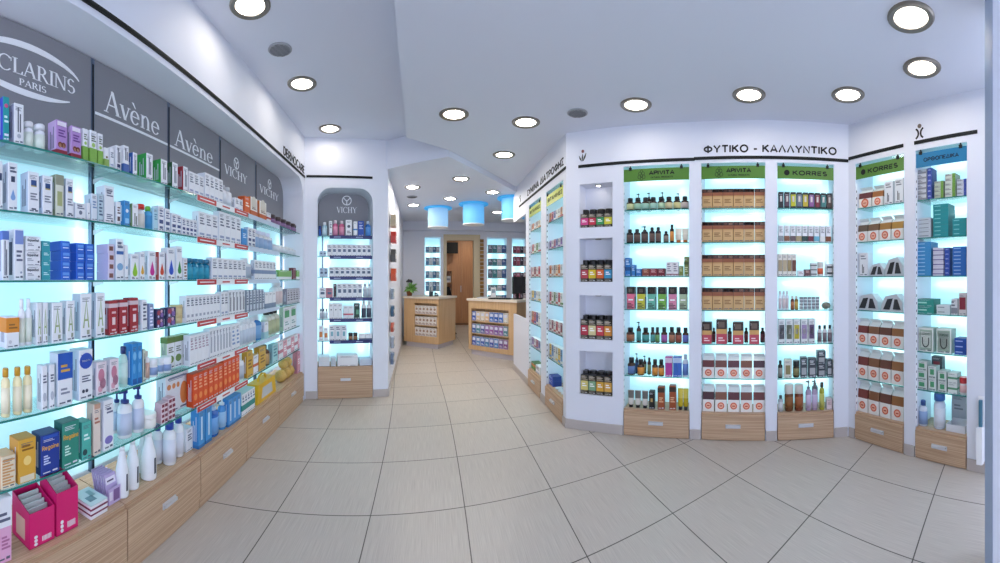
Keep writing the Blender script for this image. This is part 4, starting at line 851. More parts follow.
s.C(18, 36.5, 439, 'golden yellow carton', '#dba63a', '#c98f2c', [('disc', .5, .5, .22, '#f0cf7c'), ('rect', .1, .9, .02, .16, '#e8dcc0'), L_('#8a5a18', .2, .85, .72, .88, 2)], d=.07)
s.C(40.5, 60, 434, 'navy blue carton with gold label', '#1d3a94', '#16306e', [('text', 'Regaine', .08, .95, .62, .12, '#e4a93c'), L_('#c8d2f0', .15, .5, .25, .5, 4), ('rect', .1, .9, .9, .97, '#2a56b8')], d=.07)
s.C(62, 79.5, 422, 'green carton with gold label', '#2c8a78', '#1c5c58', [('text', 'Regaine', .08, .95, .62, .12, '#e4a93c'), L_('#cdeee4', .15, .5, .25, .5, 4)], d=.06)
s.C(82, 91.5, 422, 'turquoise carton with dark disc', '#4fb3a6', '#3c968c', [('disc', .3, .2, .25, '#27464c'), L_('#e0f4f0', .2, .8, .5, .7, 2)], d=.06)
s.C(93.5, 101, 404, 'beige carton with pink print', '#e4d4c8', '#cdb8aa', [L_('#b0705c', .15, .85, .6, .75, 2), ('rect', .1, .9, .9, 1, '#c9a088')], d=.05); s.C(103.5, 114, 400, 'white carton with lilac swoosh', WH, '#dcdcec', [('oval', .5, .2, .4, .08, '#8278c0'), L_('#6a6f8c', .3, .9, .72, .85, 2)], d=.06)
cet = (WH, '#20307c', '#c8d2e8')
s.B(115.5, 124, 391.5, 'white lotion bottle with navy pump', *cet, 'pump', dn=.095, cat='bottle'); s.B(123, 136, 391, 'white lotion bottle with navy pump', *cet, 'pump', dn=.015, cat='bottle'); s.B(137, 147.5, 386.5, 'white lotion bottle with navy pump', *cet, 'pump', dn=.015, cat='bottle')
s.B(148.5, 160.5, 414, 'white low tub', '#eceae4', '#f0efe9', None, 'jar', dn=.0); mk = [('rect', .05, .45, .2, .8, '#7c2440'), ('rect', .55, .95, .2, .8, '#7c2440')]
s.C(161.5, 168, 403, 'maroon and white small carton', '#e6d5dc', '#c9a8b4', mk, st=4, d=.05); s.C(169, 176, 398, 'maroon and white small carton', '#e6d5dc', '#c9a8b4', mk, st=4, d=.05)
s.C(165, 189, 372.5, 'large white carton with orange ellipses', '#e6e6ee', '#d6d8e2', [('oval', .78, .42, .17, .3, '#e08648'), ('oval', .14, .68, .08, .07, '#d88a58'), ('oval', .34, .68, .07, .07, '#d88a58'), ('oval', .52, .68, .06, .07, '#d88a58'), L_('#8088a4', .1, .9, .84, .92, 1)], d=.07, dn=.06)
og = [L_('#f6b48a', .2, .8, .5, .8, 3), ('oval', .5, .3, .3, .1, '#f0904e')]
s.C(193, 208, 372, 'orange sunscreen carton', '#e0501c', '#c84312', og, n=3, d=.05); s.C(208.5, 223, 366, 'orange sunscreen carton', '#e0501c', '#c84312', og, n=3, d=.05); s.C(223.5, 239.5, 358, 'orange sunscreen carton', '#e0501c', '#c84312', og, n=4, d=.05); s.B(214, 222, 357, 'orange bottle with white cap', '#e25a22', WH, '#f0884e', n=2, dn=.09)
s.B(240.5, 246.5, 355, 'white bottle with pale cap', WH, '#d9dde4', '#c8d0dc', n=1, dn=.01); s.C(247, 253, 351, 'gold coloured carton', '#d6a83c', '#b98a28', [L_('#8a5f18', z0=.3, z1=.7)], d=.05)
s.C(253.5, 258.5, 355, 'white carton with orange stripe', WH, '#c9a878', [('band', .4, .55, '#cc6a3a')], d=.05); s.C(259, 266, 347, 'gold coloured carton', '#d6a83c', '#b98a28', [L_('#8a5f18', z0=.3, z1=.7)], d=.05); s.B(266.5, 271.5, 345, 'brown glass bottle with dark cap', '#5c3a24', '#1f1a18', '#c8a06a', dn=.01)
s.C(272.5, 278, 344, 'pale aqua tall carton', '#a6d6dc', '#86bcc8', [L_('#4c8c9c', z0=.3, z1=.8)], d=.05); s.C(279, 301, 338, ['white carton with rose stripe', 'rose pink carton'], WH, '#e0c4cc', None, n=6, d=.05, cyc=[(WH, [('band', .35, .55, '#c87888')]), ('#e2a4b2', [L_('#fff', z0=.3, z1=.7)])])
# deck of the base cabinets
s = Shelf(LWP, LW, 'cabinet top', .336, .03, .23, .255)
s.C(-3, 12, 492, 'tall white and pink carton', '#e2a9cc', '#e6e8f0', [('rect', 0, 1, .55, 1, '#e8e9f0'), L_('#5a5f78', .1, .9, .62, .8, 2), L_('#b06a94', .3, .9, .2, .42, 4)], d=.1)
# open display boxes
def tray(x0, x1, y, d, h_back, label, name='display_box'):
    fr = LW; n = .035; u0, u1 = fr.pu(x0, n), fr.pu(x1, n); w = u1 - u0; h = max(.05, fr.pz((x0 + x1) / 2, y, n) - s.z)
    PK, PD, WI = mat('#d8186e', .4), mat('#b01058', .45), mat('#e8e8ea', .5); t = .003; hb = h * h_back
    mb = MB().box(-w / 2, w / 2, 0, d, 0, t, PD); mb.box(-w / 2, w / 2, 0, t, t, h, PK); mb.box(-w / 2, w / 2, d - t, d, t, hb, PK)
    for sx in (-1, 1):
        a, b = sx * w / 2, sx * (w / 2 - t); q = [(0, t), (d, t), (d, hb), (0, h)]
        for x, rev in ((a, sx > 0), (b, sx < 0)):
            pts = [(x, yy, zz) for yy, zz in q]; mb.face(pts if rev else pts[::-1], PK)
        mb.face([(a, 0, h), (b, 0, h), (b, d, hb), (a, d, hb)], PD)
    o = link(name, mb.mesh(name), None, fr.M((u0 + u1) / 2, n, s.z + .0006))
    k = MB(); k2 = MB()
    for q in range(7): k.box(w * .0 + q * w * .055, w * .03 + q * w * .055, -.0012, -.0001, h * .1, h * .24, WI)
    for q in range(3): k2.vprism(arc(-w * .25, h * (.09 + .1 * q), w * .07, h * .045, 0, 340, 12), -.0012, -.0001, WI)
    obj('print', k, o); obj('mark', k2, o); obj('side_picture', MB().box(-w / 2 - .001, -w / 2 - .0002, d * .25, d * .75, h * .15, h * .75, mat('#e6b8a6')), o)
    tag(o, label, 'display box', 'pink display boxes'); M = fr.M((u0 + u1) / 2, n, s.z + .0006)
    for q in range(4):
        dy = .02 + q * (d - .05) / 4
        sk = MB(); sm = mat('#cfd3d4', .35); hh = h * (.84 + .07 * q)
        sk.vprism([(-w * .4, 0), (w * .4, 0), (w * .41, hh * .5), (w * .4, hh), (-w * .4, hh), (-w * .41, hh * .5)], 0, .008, sm); sk.box(-w * .3, w * .25, -.0008, 0, hh * .6, hh * .85, mat('#97a49c')); sk.box(-w * .2, w * .3, -.0008, 0, hh * .45, hh * .5, mat('#6a7078'))
        so = link('sachet', sk.mesh('sachet'), None, M @ Matrix.Translation((0, dy, .02)) @ Matrix.Rotation(-.12, 4, 'X'))
        tag(so, '%s silver sachet from the front in the %s' % (ORD[q + 1], label.replace('open ', '')), 'sachet', 'silver sachets in the pink boxes')
tray(29.5, 54.5, 510, .13, 1.28, 'open pink display box, closer to the entrance'); tray(56.5, 78, 490, .12, 1.3, 'open pink display box, beside the white striped tray')
def low_tray(x0, x1, y):
    fr = LW; n = .025; u0, u1 = fr.pu(x0, n), fr.pu(x1, n); w = u1 - u0; h = .058; d = .13
    mb = MB().box(-w / 2, w / 2, 0, d, 0, h, mat('#eceaf0', .4)); mb.box(-w / 2 - .001, w / 2 + .001, -.001, d, h * .28, h * .4, mat('#7c2048')); mb.box(-w / 2 - .001, w / 2 + .001, -.001, d, h * .66, h * .8, mat('#7c2048'))
    o = link('sachet_tray', mb.mesh('sachet_tray'), None, fr.M((u0 + u1) / 2, n, s.z + .0006))
    obj('lid', MB().box(-w / 2, w / 2, 0, d, h, h + .004, mat('#c9dce0', .25)).box(-w * .3, w * .1, d * .2, d * .5, h + .004, h + .005, mat('#6f8f9c')).box(w * .05, w * .3, d * .45, d * .8, h + .004, h + .005, mat('#8fb0b4')), o)
    tag(o, 'low white tray with two maroon stripes on the cabinet top', 'tray')
low_tray(91, 107.5, 512)
fr = LW; n = .045; u0, u1 = fr.pu(109, n), fr.pu(120.5, n); wq = (u1 - u0)
dsp = thing('sachet_display', 'lilac cardboard display of standing sachets on the cabinet top', 'display', fr.M((u0 + u1) / 2, n, .3366))
LC = mat('#c6b2dc', .5); obj('stand', MB().box(-wq / 2, wq / 2, 0, .12, 0, .03, LC).box(-wq / 2, wq / 2, 0, .004, .03, .075, LC).box(-wq * .1, wq * .4, -.001, 0, .012, .065, mat('#7d5f94')).box(-wq * .45, -wq * .2, -.001, 0, .02, .06, mat('#e6def0')), dsp)
for q in range(6):
    k = MB().box(-wq * .47, wq * .47, 0, .004, 0, .10, LC); k.box(-wq * .4, wq * .4, -.0008, 0, .055, .085, mat('#ece6f4')); k.box(-wq * .3, wq * .25, -.0012, -.0008, .066, .073, mat('#5c4870'))
    link('sachet', k.mesh('sachet'), dsp, Matrix.Translation((0, .012 + q * .017, .0305)) @ Matrix.Rotation(-.25, 4, 'X'))
s.B(122, 132, 440, 'white bottle with black vertical print', WH, WH, '#e4e4ea', 'cone', dn=.0); s.B(133, 142.5, 437, 'white bottle with black vertical print', WH, WH, '#e4e4ea', 'cone', dn=.01); s.B(143, 150, 432, 'white bottle with black vertical print', WH, WH, '#e4e4ea', 'cone', dn=.08); s.B(149.5, 160.5, 429, 'white bottle with black vertical print', WH, WH, '#e4e4ea', 'cone', dn=.0)
s.B(158, 165, 424, 'white bottle with dark blue cap', WH, '#1f3f9c', '#dfe3f0', 'slim', dn=.08); s.B(170.5, 179, 420, 'white bottle with dark blue cap', WH, '#1f3f9c', '#dfe3f0', 'slim', dn=.01); s.B(179.5, 186, 414, 'white bottle with dark blue cap', WH, '#1f3f9c', '#dfe3f0', 'slim', dn=.03)
s.C(186.5, 193, 428, 'low white booklet box', WH, OFF, [L_(GREYL)], d=.08, dn=.04)
lb = [('vlines', .3, .7, .2, .8, 1, '#d8ecfa'), ('band', 0, .08, '#2c70b0')]
s.C(198.5, 205, 405, 'tall light blue carton', '#3f97d8', '#2f80c2', lb, d=.06); s.C(205.8, 212, 402, 'tall light blue carton', '#3f97d8', '#2f80c2', lb, d=.06)
s.B(213, 222, 400, 'blue lotion bottle with pale pump', '#2f6cc0', '#b8d4ee', '#6ea6e0', 'pump', dn=.0); s.B(222.5, 228, 396, 'blue lotion bottle with pale pump', '#4a94d8', '#e0ecf6', '#9cc8ec', 'pump', dn=.01)
s.C(228.5, 241, 396.5, 'light blue wrapped carton', '#4a9add', '#3a86c8', lb, n=3, d=.06); st_ = [('band', .25, .5, '#2f8f8a'), L_('#5a6a90', z0=.6, z1=.85, n=2)]
s.C(242, 255, 391, 'white carton with teal stripe', WH, '#b9d4d8', st_, n=5, d=.09)
# yellow gift bag with a window
fr = LW; n = .03; u0, u1 = fr.pu(257.5, n), fr.pu(276, n); w_ = u1 - u0; YB = mat('#e0b020', .4)
k = MB(); k.vprism([(-w_ / 2, 0), (w_ / 2, 0), (w_ / 2 - .03, .16), (-w_ / 2 + .03, .16)], 0, .11, YB); o = link('gift_bag', k.mesh('gift_bag'), None, fr.M((u0 + u1) / 2, n, .3366))
obj('window', MB().vprism([(-w_ * .3, .03), (w_ * .3, .03), (w_ * .24, .12), (-w_ * .24, .12)], -.0015, 0, mat('#c9cfd4', .2)), o)
obj('handle', MB().strip([(-w_ * .2, .16), (-w_ * .15, .2), (0, .215), (w_ * .15, .2), (w_ * .2, .16)], .014, .045, .06, YB), o); tag(o, 'yellow gift bag with pale window on the cabinet top', 'bag')
NET = wood('sponge_net', '#b98c3a', '#e2bf74')
for q, (px, dn, z, r) in enumerate(((280.5, .07, 0, .062), (285.3, .07, 0, .062), (289.3, .07, 0, .058), (283, .07, .118, .052), (287.5, .07, .115, .05))):
    u = LW.pu(px, .03 + dn); k = MB(); pr = [(r * math.sin(math.pi * j / 10) * (1 + .04 * (j % 2)), r * (1 - math.cos(math.pi * j / 10))) for j in range(1, 10)]
    k.lathe(pr, NET, n=18); o = link('bath_sponge', k.mesh('bath_sponge'), None, LW.M(u, .03 + dn, .3368 + z - r * .05)); obj('cord', MB().strip([(-.006, r * 1.9), (0, r * 2.15), (.006, r * 1.9)], .003, -.0015, .0015, mat('#e8dcc0')), o)
    tag(o, '%s round golden net sponge beside the yellow gift bag' % ('lower ' + ORD[q + 1] if q < 3 else 'upper ' + ORD[q - 2]), 'sponge', 'round net sponges')
s.C(297.5, 303, 351, 'pink carton by the arched niche', '#d89aa6', '#c07f8c', [L_('#fff', z0=.4, z1=.7)], n=2, d=.06)

# ================================================================== ARCHED NICHE
NP = 'arched niche'; END[NP] = 'from the long wall side'
def NS(i): return Shelf(NP, VW, SHN[i], VZ[i], .035, .22, .4 if i == 0 else VZ[i - 1] - VZ[i] - .008)
s = NS(0)
s.B(318.3, 321.5, 226, 'small blue jar', '#2c5cb4', '#1c3c88', None, 'jar', dn=.02); s.B(322, 327.5, 222, 'pale aqua bottle with white cap', '#a9cfe0', WH, '#c6e0ec'); s.C(329, 332.3, 221, 'slim white carton', WH, OFF, plain, d=.05); s.B(332.6, 338.4, 220, 'rose pink bottle with white cap', '#c86a90', '#f0e0e8', '#d890ac'); s.B(339, 345, 220.5, 'rose pink bottle with white cap', '#c86a90', '#f0e0e8', '#d890ac')
s.C(345.6, 352, 220, 'white carton with black print', WH, OFF, [('disc', .5, .6, .25, '#555b6c'), L_('#555b6c', z0=.15, z1=.35, n=2)], d=.06); s.C(353.5, 357.5, 221.5, 'slim white carton with blue line', WH, OFF, [('band', .4, .5, '#5a8ac8')], d=.05); s.C(358, 364, 221, 'deep blue carton', '#2350b0', '#1b3f90', [L_('#c8d6f4')], d=.06); s.B(365.5, 371.5, 221, 'blue bottle with pale cap', '#3a7ccc', '#c8dcf0', '#5a9ae0')
vi = [('rect', .2, .8, .35, .6, '#5a6a86'), L_(GREYL, z0=.7, z1=.9, n=2)]
NS(1).C(319.5, 326.5, 251, 'pale blue low carton', '#b9cfe4', '#9db8d4', vi, n=2, d=.06).C(327, 371.5, 244.5, 'small white jar carton', WH, OFF, vi, n=9, d=.06)
NS(2).C(319.5, 328, 268, 'pale blue small carton', '#b9cfe4', '#9db8d4', vi, n=2, d=.06).C(329, 371.5, 267, 'small white jar carton', WH, OFF, vi, n=8, st=1, d=.06)
NS(3).C(319, 333, 288, ['low white carton with rose side', 'low rose carton'], WH, '#c98a96', None, n=2, d=.06, cyc=[(WH, vi), ('#c07a88', vi)]).C(333.5, 336.5, 284, 'dark slim carton', '#3b2c34', '#2c2026', None, d=.06).C(337, 362.5, 283.5, 'white carton with grey square', WH, OFF, vi, n=5, d=.06).B(363, 372, 283.5, 'white bottle with grey cap', WH, '#aab2c0', '#c2c9d6', n=2)
NS(4).B(319.5, 328, 309, 'small white bottle with dark cap', WH, '#3a3f50', '#c2c9d6', n=3).C(329, 342.5, 303.5, 'white carton with three dots', WH, OFF, [('disc', .5, .6, .15, '#4f586c')], n=3, d=.06).C(343.5, 353.5, 306, 'white carton with red stripe', WH, OFF, [('band', .3, .42, '#c05a66')], n=2, d=.06).C(354.2, 360, 303.5, 'dark green carton', '#1f3a34', '#182c28', [('rect', .3, .8, .3, .6, '#5c9a7c')], d=.06).B(361.5, 371.8, 301, 'white bottle with dark label', WH, WH, '#4a5064', n=2)
NS(5).C(318.8, 323, 326, 'white carton with orange picture', WH, OFF, [('rect', .15, .85, .25, .6, '#d88a4a')], d=.05).C(323.8, 328.2, 328, 'white carton with orange picture', WH, OFF, [('rect', .15, .85, .25, .6, '#d88a4a')], d=.05).C(329, 347, 325.5, 'white carton with aqua print', WH, OFF, [('rect', .3, .7, .3, .6, '#7fb4c4'), L_(GREYL, z0=.7, z1=.9, n=2)], n=3, d=.06).B(348.5, 358, 333, 'small dark brown jar', '#4c3428', '#2c2220', '#a87a5a', 'jar', n=2).C(359, 372, 334, 'low white carton with slate base', WH, OFF, [('band', 0, .3, '#52607c')], n=2, d=.06)
Shelf(NP, VW, 'cabinet top', .372, .03, .22).C(318.5, 330, 357, 'flat white booklet', '#dfe3ea', '#cfd5de', None, st=4, d=.16).C(331, 336, 358, 'flat grey booklet', '#c5ccd6', '#b0b8c4', None, st=3, d=.12).C(337, 358.5, 355.5, 'plain white storage box', '#eef0f4', '#e0e3ea', [('band', .78, .8, '#c6ccd6')], d=.17).C(359.5, 372, 359, 'flat pale blue leaflet', '#cddaea', '#bcccdf', None, st=4, d=.14)

# ================================================================== RIGHT-HAND BAYS
def RS(k, i, z=None): return Shelf(BAYS[k][0], BAYS[k][1], SHN[i] if i < 6 else 'cabinet top', RZ[i] if i < 6 else DECK + .001, .035, .2 if k > 4 else .225, .26 if i == 0 else (RZ[i - 1] if i else 3) - (RZ[i] if i < 6 else DECK) - .008)
AM = '#463024'; BK = '#141416'
s = RS(0, 0)
cy = [(AM, BK, '#c8cfae'), (AM, BK, '#d8a890'), ('#31302c', BK, '#b4c4a4'), (AM, BK, '#cfcab0')]
fl8 = [(AM, BK, '#c9cf9c'), (AM, BK, '#9cc4ac'), (AM, BK, '#94bfae'), (AM, BK, '#9cc4b4'), (AM, BK, '#a8c4a4'), (AM, BK, '#cfc49a'), (AM, BK, '#d0c88c'), (AM, BK, '#c9b8b0')]
s.B(625.5, 688.5, 196.5, ['broad amber bottle with %s label' % n for n in ('olive', 'mint', 'sea green', 'aqua', 'sage', 'cream', 'straw', 'blush')], AM, BK, None, 'flask', n=8, fill=.965, cyc=fl8)
s.B(636, 640.5, 193.5, 'slim amber pump bottle', AM, BK, '#b8c4a0', 'pump', dn=.1); s.B(646.5, 651, 192.5, 'slim amber pump bottle', AM, BK, '#b8c4a0', 'pump', dn=.1); s.B(660, 664.5, 192, 'slim amber pump bottle', AM, BK, '#b8c4a0', 'pump', dn=.1); s.B(676, 680, 193, 'slim amber pump bottle', AM, BK, '#b8c4a0', 'pump', dn=.1)
s = RS(0, 1)
s.B(625.5, 640, 229, 'black bottle with dark cap', '#2c2426', BK, '#5a4640', n=2); s.B(640.5, 648, 226, 'black pump bottle', '#2c2426', BK, '#5a4640', 'pump'); s.B(648.5, 661, 227, 'slender black bottle with dark cap', '#30282c', BK, '#6a5148', n=2); s.B(663, 668.5, 231, 'short black bottle with grey label', '#2c2426', BK, '#84786c'); s.B(669.5, 674, 224.5, 'tall black and orange bottle', '#2c2426', BK, '#d88a3c', 'slim'); s.B(675, 688.5, 228, 'white tube with orange foot', '#e6dccb', '#c96f2a', '#efe6d4', 'tube', n=2)
s = RS(0, 2)
s.C(625, 630.5, 258, 'tall blue carton', '#2f7cc0', '#2567a4', [('band', .3, .5, '#1c4f86'), L_('#cfe4f6', z0=.6, z1=.85, n=2)], d=.08); s.C(631.5, 635, 265, 'middle sized blue carton', '#2f7cc0', '#2567a4', [L_('#cfe4f6')], d=.08); s.C(635.5, 641.5, 269, 'low blue carton', '#2a74ba', '#2567a4', [L_('#cfe4f6')], d=.08); s.C(642, 665, 268.5, ['low brown carton', 'low maroon carton', 'low dark red carton'], '#7c3038', '#5c2028', None, n=3, d=.09, cyc=[('#8c4a36', [L_('#e0b090')]), ('#8a2c36', [L_('#e8b8b8')]), ('#74202c', [L_('#e0a8a8')])])
s.C(666, 678.5, 262, 'white carton with fine grey lines', '#e6e4e6', OFF, [L_('#8a8690', z0=.3, z1=.9, n=4), ('band', .1, .16, '#8a3a48')], n=2, d=.08); s.C(679, 683, 266, 'short olive carton', '#75803a', '#5c662c', [L_('#d8dcb0')], d=.08); s.C(684, 688.8, 257, 'tall olive carton', '#75803a', '#5c662c', [('band', .6, .75, '#4c5624'), L_('#d8dcb0', z0=.2, z1=.5)], d=.08)
cols = ['#e0718a', '#c8c43c', '#68b49c', '#74b048', '#d888a4', '#a4b494']; nm_ = ['rose', 'yellow', 'teal', 'leaf green', 'pink', 'sage']
RS(0, 3).C(625.5, 688.5, 287, ['black topped carton with %s label' % c for c in nm_], BK, '#2a2a2c', None, n=6, d=.08, fill=.74, name='soap_carton', cyc=[(c, [('band', .68, 1, '#2b2622'), ('band', .55, .68, c), ('rect', .25, .75, .75, .92, '#8a8070'), L_('#fff', .2, .8, .36, .48, 1), ('lines', .05, .95, .02, .28, 4, '#2b2a28')]) for c in cols])
s = RS(0, 4)
ap = lambda c: (AM, BK, c)
s.B(625.5, 634, 328, 'dark bottle with brown label', *ap('#a06a4c'), 'flask', fill=.965); s.B(636, 641, 322, 'dark pump bottle with teal label', *ap('#4f9a94'), 'pump'); s.B(641.5, 649, 328, 'dark bottle with teal label', *ap('#4f9a94'), 'flask', fill=.965); s.B(650, 659.5, 327.5, ['dark bottle with teal label', 'dark bottle with green label'], *ap('#4f9a94'), 'flask', n=2, fill=.965, cyc=[ap('#4f9a94'), ap('#6a9a5c')]); s.B(660.5, 667, 327.5, 'dark bottle with violet label', *ap('#a05a9c'), 'flask', fill=.965); s.B(668, 681.5, 327.5, ['dark bottle with copper label', 'dark bottle with rust label'], *ap('#a8745a'), 'flask', n=2, fill=.965, cyc=[ap('#a8745a'), ap('#965040')]); s.B(682, 688.5, 328, 'dark bottle with periwinkle label', *ap('#6a74c0'), 'flask', fill=.965)
s = RS(0, 5)
s.B(626.5, 634.5, 358, 'dark bottle with steel blue label', *ap('#5a78ac'), 'flask', fill=.965); s.B(634.8, 638.5, 353.5, 'tall blue pump bottle', '#2a3c54', BK, '#3f6ca0', 'pump', dn=.07); s.B(636.5, 644, 360, 'dark bottle with orange label', *ap('#d8913c'), 'flask'); s.B(642.5, 646.5, 356, 'dark bottle with black pump', *ap('#6a7048'), 'pump', dn=.08); s.B(646.8, 651, 358, 'dark bottle with khaki label', *ap('#8a9060'), dn=.05); s.B(651.5, 664, 360, 'dark bottle with orange label', *ap('#d8913c'), 'flask', n=2, fill=.965); s.C(665, 672, 357, 'magenta carton with pale top', '#b43c94', '#8c2c74', [('band', .7, .95, '#d8c4d8')], d=.07); s.C(673, 681.5, 357, 'blue boxed bottle', '#3a68c0', '#2c54a0', [('band', .7, .95, '#b8cbe8')], n=2, d=.07); s.B(682, 688.5, 355, 'white and blue bottle with grey cap', '#d5dcea', '#9aa4b4', '#6a8acc')
s = RS(0, 6)
s.B(627, 648, 391, 'black and white tube', '#d9d4cc', BK, '#6b6660', 'tube', n=3, fill=.8); s.C(648.8, 654.5, 391.5, 'black carton with gold mark', '#201e1c', '#181614', [('rect', .3, .7, .4, .6, '#b89a5c')], d=.06); s.C(657.5, 664.5, 387, 'copper brown carton', '#9c4c26', '#7c3c1e', [('band', .75, .95, '#3a2a20'), L_('#e8b890', z0=.3, z1=.55)], d=.06); s.C(669, 676, 386, 'copper brown carton', '#9c4c26', '#7c3c1e', [('band', .75, .95, '#3a2a20'), L_('#e8b890', z0=.3, z1=.55)], d=.06); s.B(677.5, 688.5, 389, 'golden yellow tube', '#c8b028', '#2a2620', '#d8c44c', 'tube', n=2)
kr = [('band', .82, 1, '#3c2a24'), ('rect', .55, .95, .84, .96, '#8a6a58'), ('rect', .08, .4, .85, .97, '#6c4438'), ('band', .64, .82, '#94583a'), ('rect', .04, .96, .08, .58, '#cda874'), L_('#8a6034', .15, .8, .25, .48, 3)]
for i, y in enumerate((188.8, 221.8, 254.8, 288.2)): RS(1, i).C(702, 765, y, 'kraft carton with dark top', '#c49a62', '#a88250', kr, n=6, d=.1, fill=.965, name='soap_carton')
s = RS(1, 4); rl = [('band', 0, .42, '#c2495c'), ('band', .42, .62, '#d0a060'), ('rect', .2, .8, .68, .92, '#6a5a50'), L_('#f4d8dc', .2, .8, .1, .3, 2)]
for x0, x1, y in ((702, 711.5, 322.5), (716, 727, 320), (732.5, 743.5, 322.5), (749, 759.5, 321.5)): s.C(x0, x1, y, 'dark carton with rose red base', '#33241f', '#2a1e1a', rl, d=.08, name='soap_carton')
for x0, x1 in ((711.8, 715.5), (727.5, 732), (744, 748.5), (760, 765)): s.B(x0, x1, 328, 'small dark bottle between red cartons', AM, BK, '#8a4c50', dn=.085)
WN = ['#6b3434', '#74443a', '#5c3038', '#80503c', '#4c2c34']
RS(1, 5).P(702, 765.5, 354, 'white herb bag with orange seal', n=5, cyc=WN); RS(1, 6).P(702, 765.5, 385, 'white herb bag with orange seal', n=5, cyc=WN[::-1])
s = RS(2, 0); sc = [('#2c2c30', 'black'), ('#5a4450', 'plum'), ('#c4c02c', 'yellow'), ('#6a7482', 'slate'), ('#c8b43c', 'ochre'), ('#8a5a94', 'purple'), ('#7c2838', 'dark red'), ('#3c7a78', 'teal'), ('#4c3a34', 'brown')]
s.C(778, 832.5, 192.5, ['slim dark carton with %s front' % n for _, n in sc], BK, '#3a3438', None, n=9, d=.08, fill=.8, name='soap_carton', cyc=[(c, [('band', 0, .12, '#1c1c1e'), ('band', .86, 1, '#242428'), ('rect', .3, .7, .4, .75, '#d8d2cc')]) for c, _ in sc])
s = RS(2, 1); sc = [('#8f979c', 'grey'), ('#8a5c40', 'brown'), ('#6c5a5c', 'taupe'), ('#b0a07a', 'tan'), ('#2c4a48', 'dark green'), ('#6c2838', 'maroon'), ('#6cb4cc', 'sky blue'), ('#e4e4e2', 'white'), ('#7c4426', 'rust')]
s.C(778, 831.5, 225.5, ['white carton with %s lower band' % n for _, n in sc], WH, '#d9dde0', None, n=9, d=.08, fill=.84, name='soap_carton', cyc=[(WH, [('band', .06, .36, c), L_('#777c84', .2, .8, .55, .8, 3)]) for c, _ in sc])
s = RS(2, 2)
s.C(778, 796.5, 254, 'white carton with kraft front', '#e6e2da', '#d6d0c6', None, n=4, d=.09, fill=.92, cyc=[('#e6e2da', [('rect', .06, .94, .22, .72, c)]) for c in ('#a8987a', '#b8a888', '#9a8458', '#6c3a28')]); s.C(798, 804, 270.5, 'low white carton', WH, OFF, [L_('#9a8a90', z0=.3, z1=.8, n=2)], n=1, d=.08); s.C(804.5, 810.5, 269.5, 'low brown carton', '#6a3c40', '#54302e', [L_('#dcb8b0')], d=.08); s.C(811, 817, 263, 'flat white and grey carton', '#d8d8d8', '#b0b0b0', [('band', .3, .6, '#6c6c70')], st=3, d=.08); s.B(817.5, 824, 262, 'stout white jar with orange label', '#e8e4e0', '#d6d2ce', '#d8603a', 'jar'); s.B(824.5, 827, 261, 'slim white bottle', WH, WH, '#ccc', 'slim'); s.C(827.5, 832.5, 264, 'flat white carton with black band', '#dcdcdc', '#b8b8b8', [('band', .3, .65, '#4c4c50')], st=2, d=.08)
s = RS(2, 3)
s.B(778.5, 789, 291, 'slim white bottle with pale cap', WH, '#d8d2d6', '#d8c8cc', 'slim', n=3); s.B(790.5, 798.5, 296, ['small bottle with copper label', 'small bottle with ochre label'], '#6a4830', '#c8b8a0', '#b07a3c', n=2, cyc=[('#6a3c2c', '#d8ccc0', '#b06a3c'), ('#8a6c30', '#d8ccc0', '#c8a44c')]); s.B(799.5, 820, 297, 'small white jar with grey lid', WH, '#8c9096', '#9a9ea4', 'jar', n=5, st=2)
k = MB(); NETD = wood('dark_net', '#5c5a50', '#9a9684')
k.lathe([(.04 * math.sin(math.pi * j / 10) * (1 + .08 * (j % 2)), .032 * (1 - math.cos(math.pi * j / 10))) for j in range(1, 10)], NETD, n=20)
o = link('bath_sponge', k.mesh('bath_sponge'), None, S2.M(S2.pu(826.0, .09), .09, RZ[3] + .0004)); obj('cord', MB().strip([(-.006, .06), (0, .074), (.006, .06)], .003, -.0015, .0015, mat('#d8d2c0')), o); tag(o, 'grey olive net sponge on the fourth shelf of the third green-sign bay', 'sponge')
s = RS(2, 4); sc = [('#4c5058', 'slate'), ('#5a6450', 'moss'), ('#b4a82c', 'yellow'), ('#9a86ac', 'lilac'), ('#5c4a6c', 'violet')]
s.C(778, 815.5, 319.5, ['white window box with %s front' % n for _, n in sc], '#dfe3e4', '#c8d0d2', None, n=5, d=.09, fill=.88, name='gift_box', cyc=[('#dfe3e4', [('rect', .12, .88, .2, .78, c), ('rect', .3, .7, .4, .62, '#d8d8d4')]) for c, _ in sc]); s.B(817.5, 832.5, 325.5, 'small white bottle with black cap', '#cfccd0', BK, '#7a6c74', n=3)
s = RS(2, 5); dk = [('rect', .15, .85, .15, .5, '#a8acb0'), L_('#c8ccd0', .2, .8, .65, .85, 2)]
s.B(778, 783, 361, 'dark brown bottle with grey label', '#3c3630', BK, '#9a9890'); s.C(784, 792, 360, 'white bottle box with brown front', '#d8d4c8', '#b0a890', [('rect', .2, .8, .2, .7, '#8a8058')], n=1, d=.07); s.B(793, 800, 361, 'dark brown bottle with olive label', '#4a4030', BK, '#8a8458', 'jar'); s.C(800.5, 807.5, 358, 'charcoal carton', '#3c434c', '#2e343c', dk, d=.08); s.C(808.5, 816.5, 358.5, 'charcoal carton', '#3c434c', '#2e343c', dk, d=.08); s.C(817.5, 826, 351, 'tall charcoal carton', '#343b46', '#282e36', dk, st=2, d=.09); s.C(827, 832.5, 360, 'charcoal carton', '#3c434c', '#2e343c', dk, d=.08)
s = RS(2, 6)
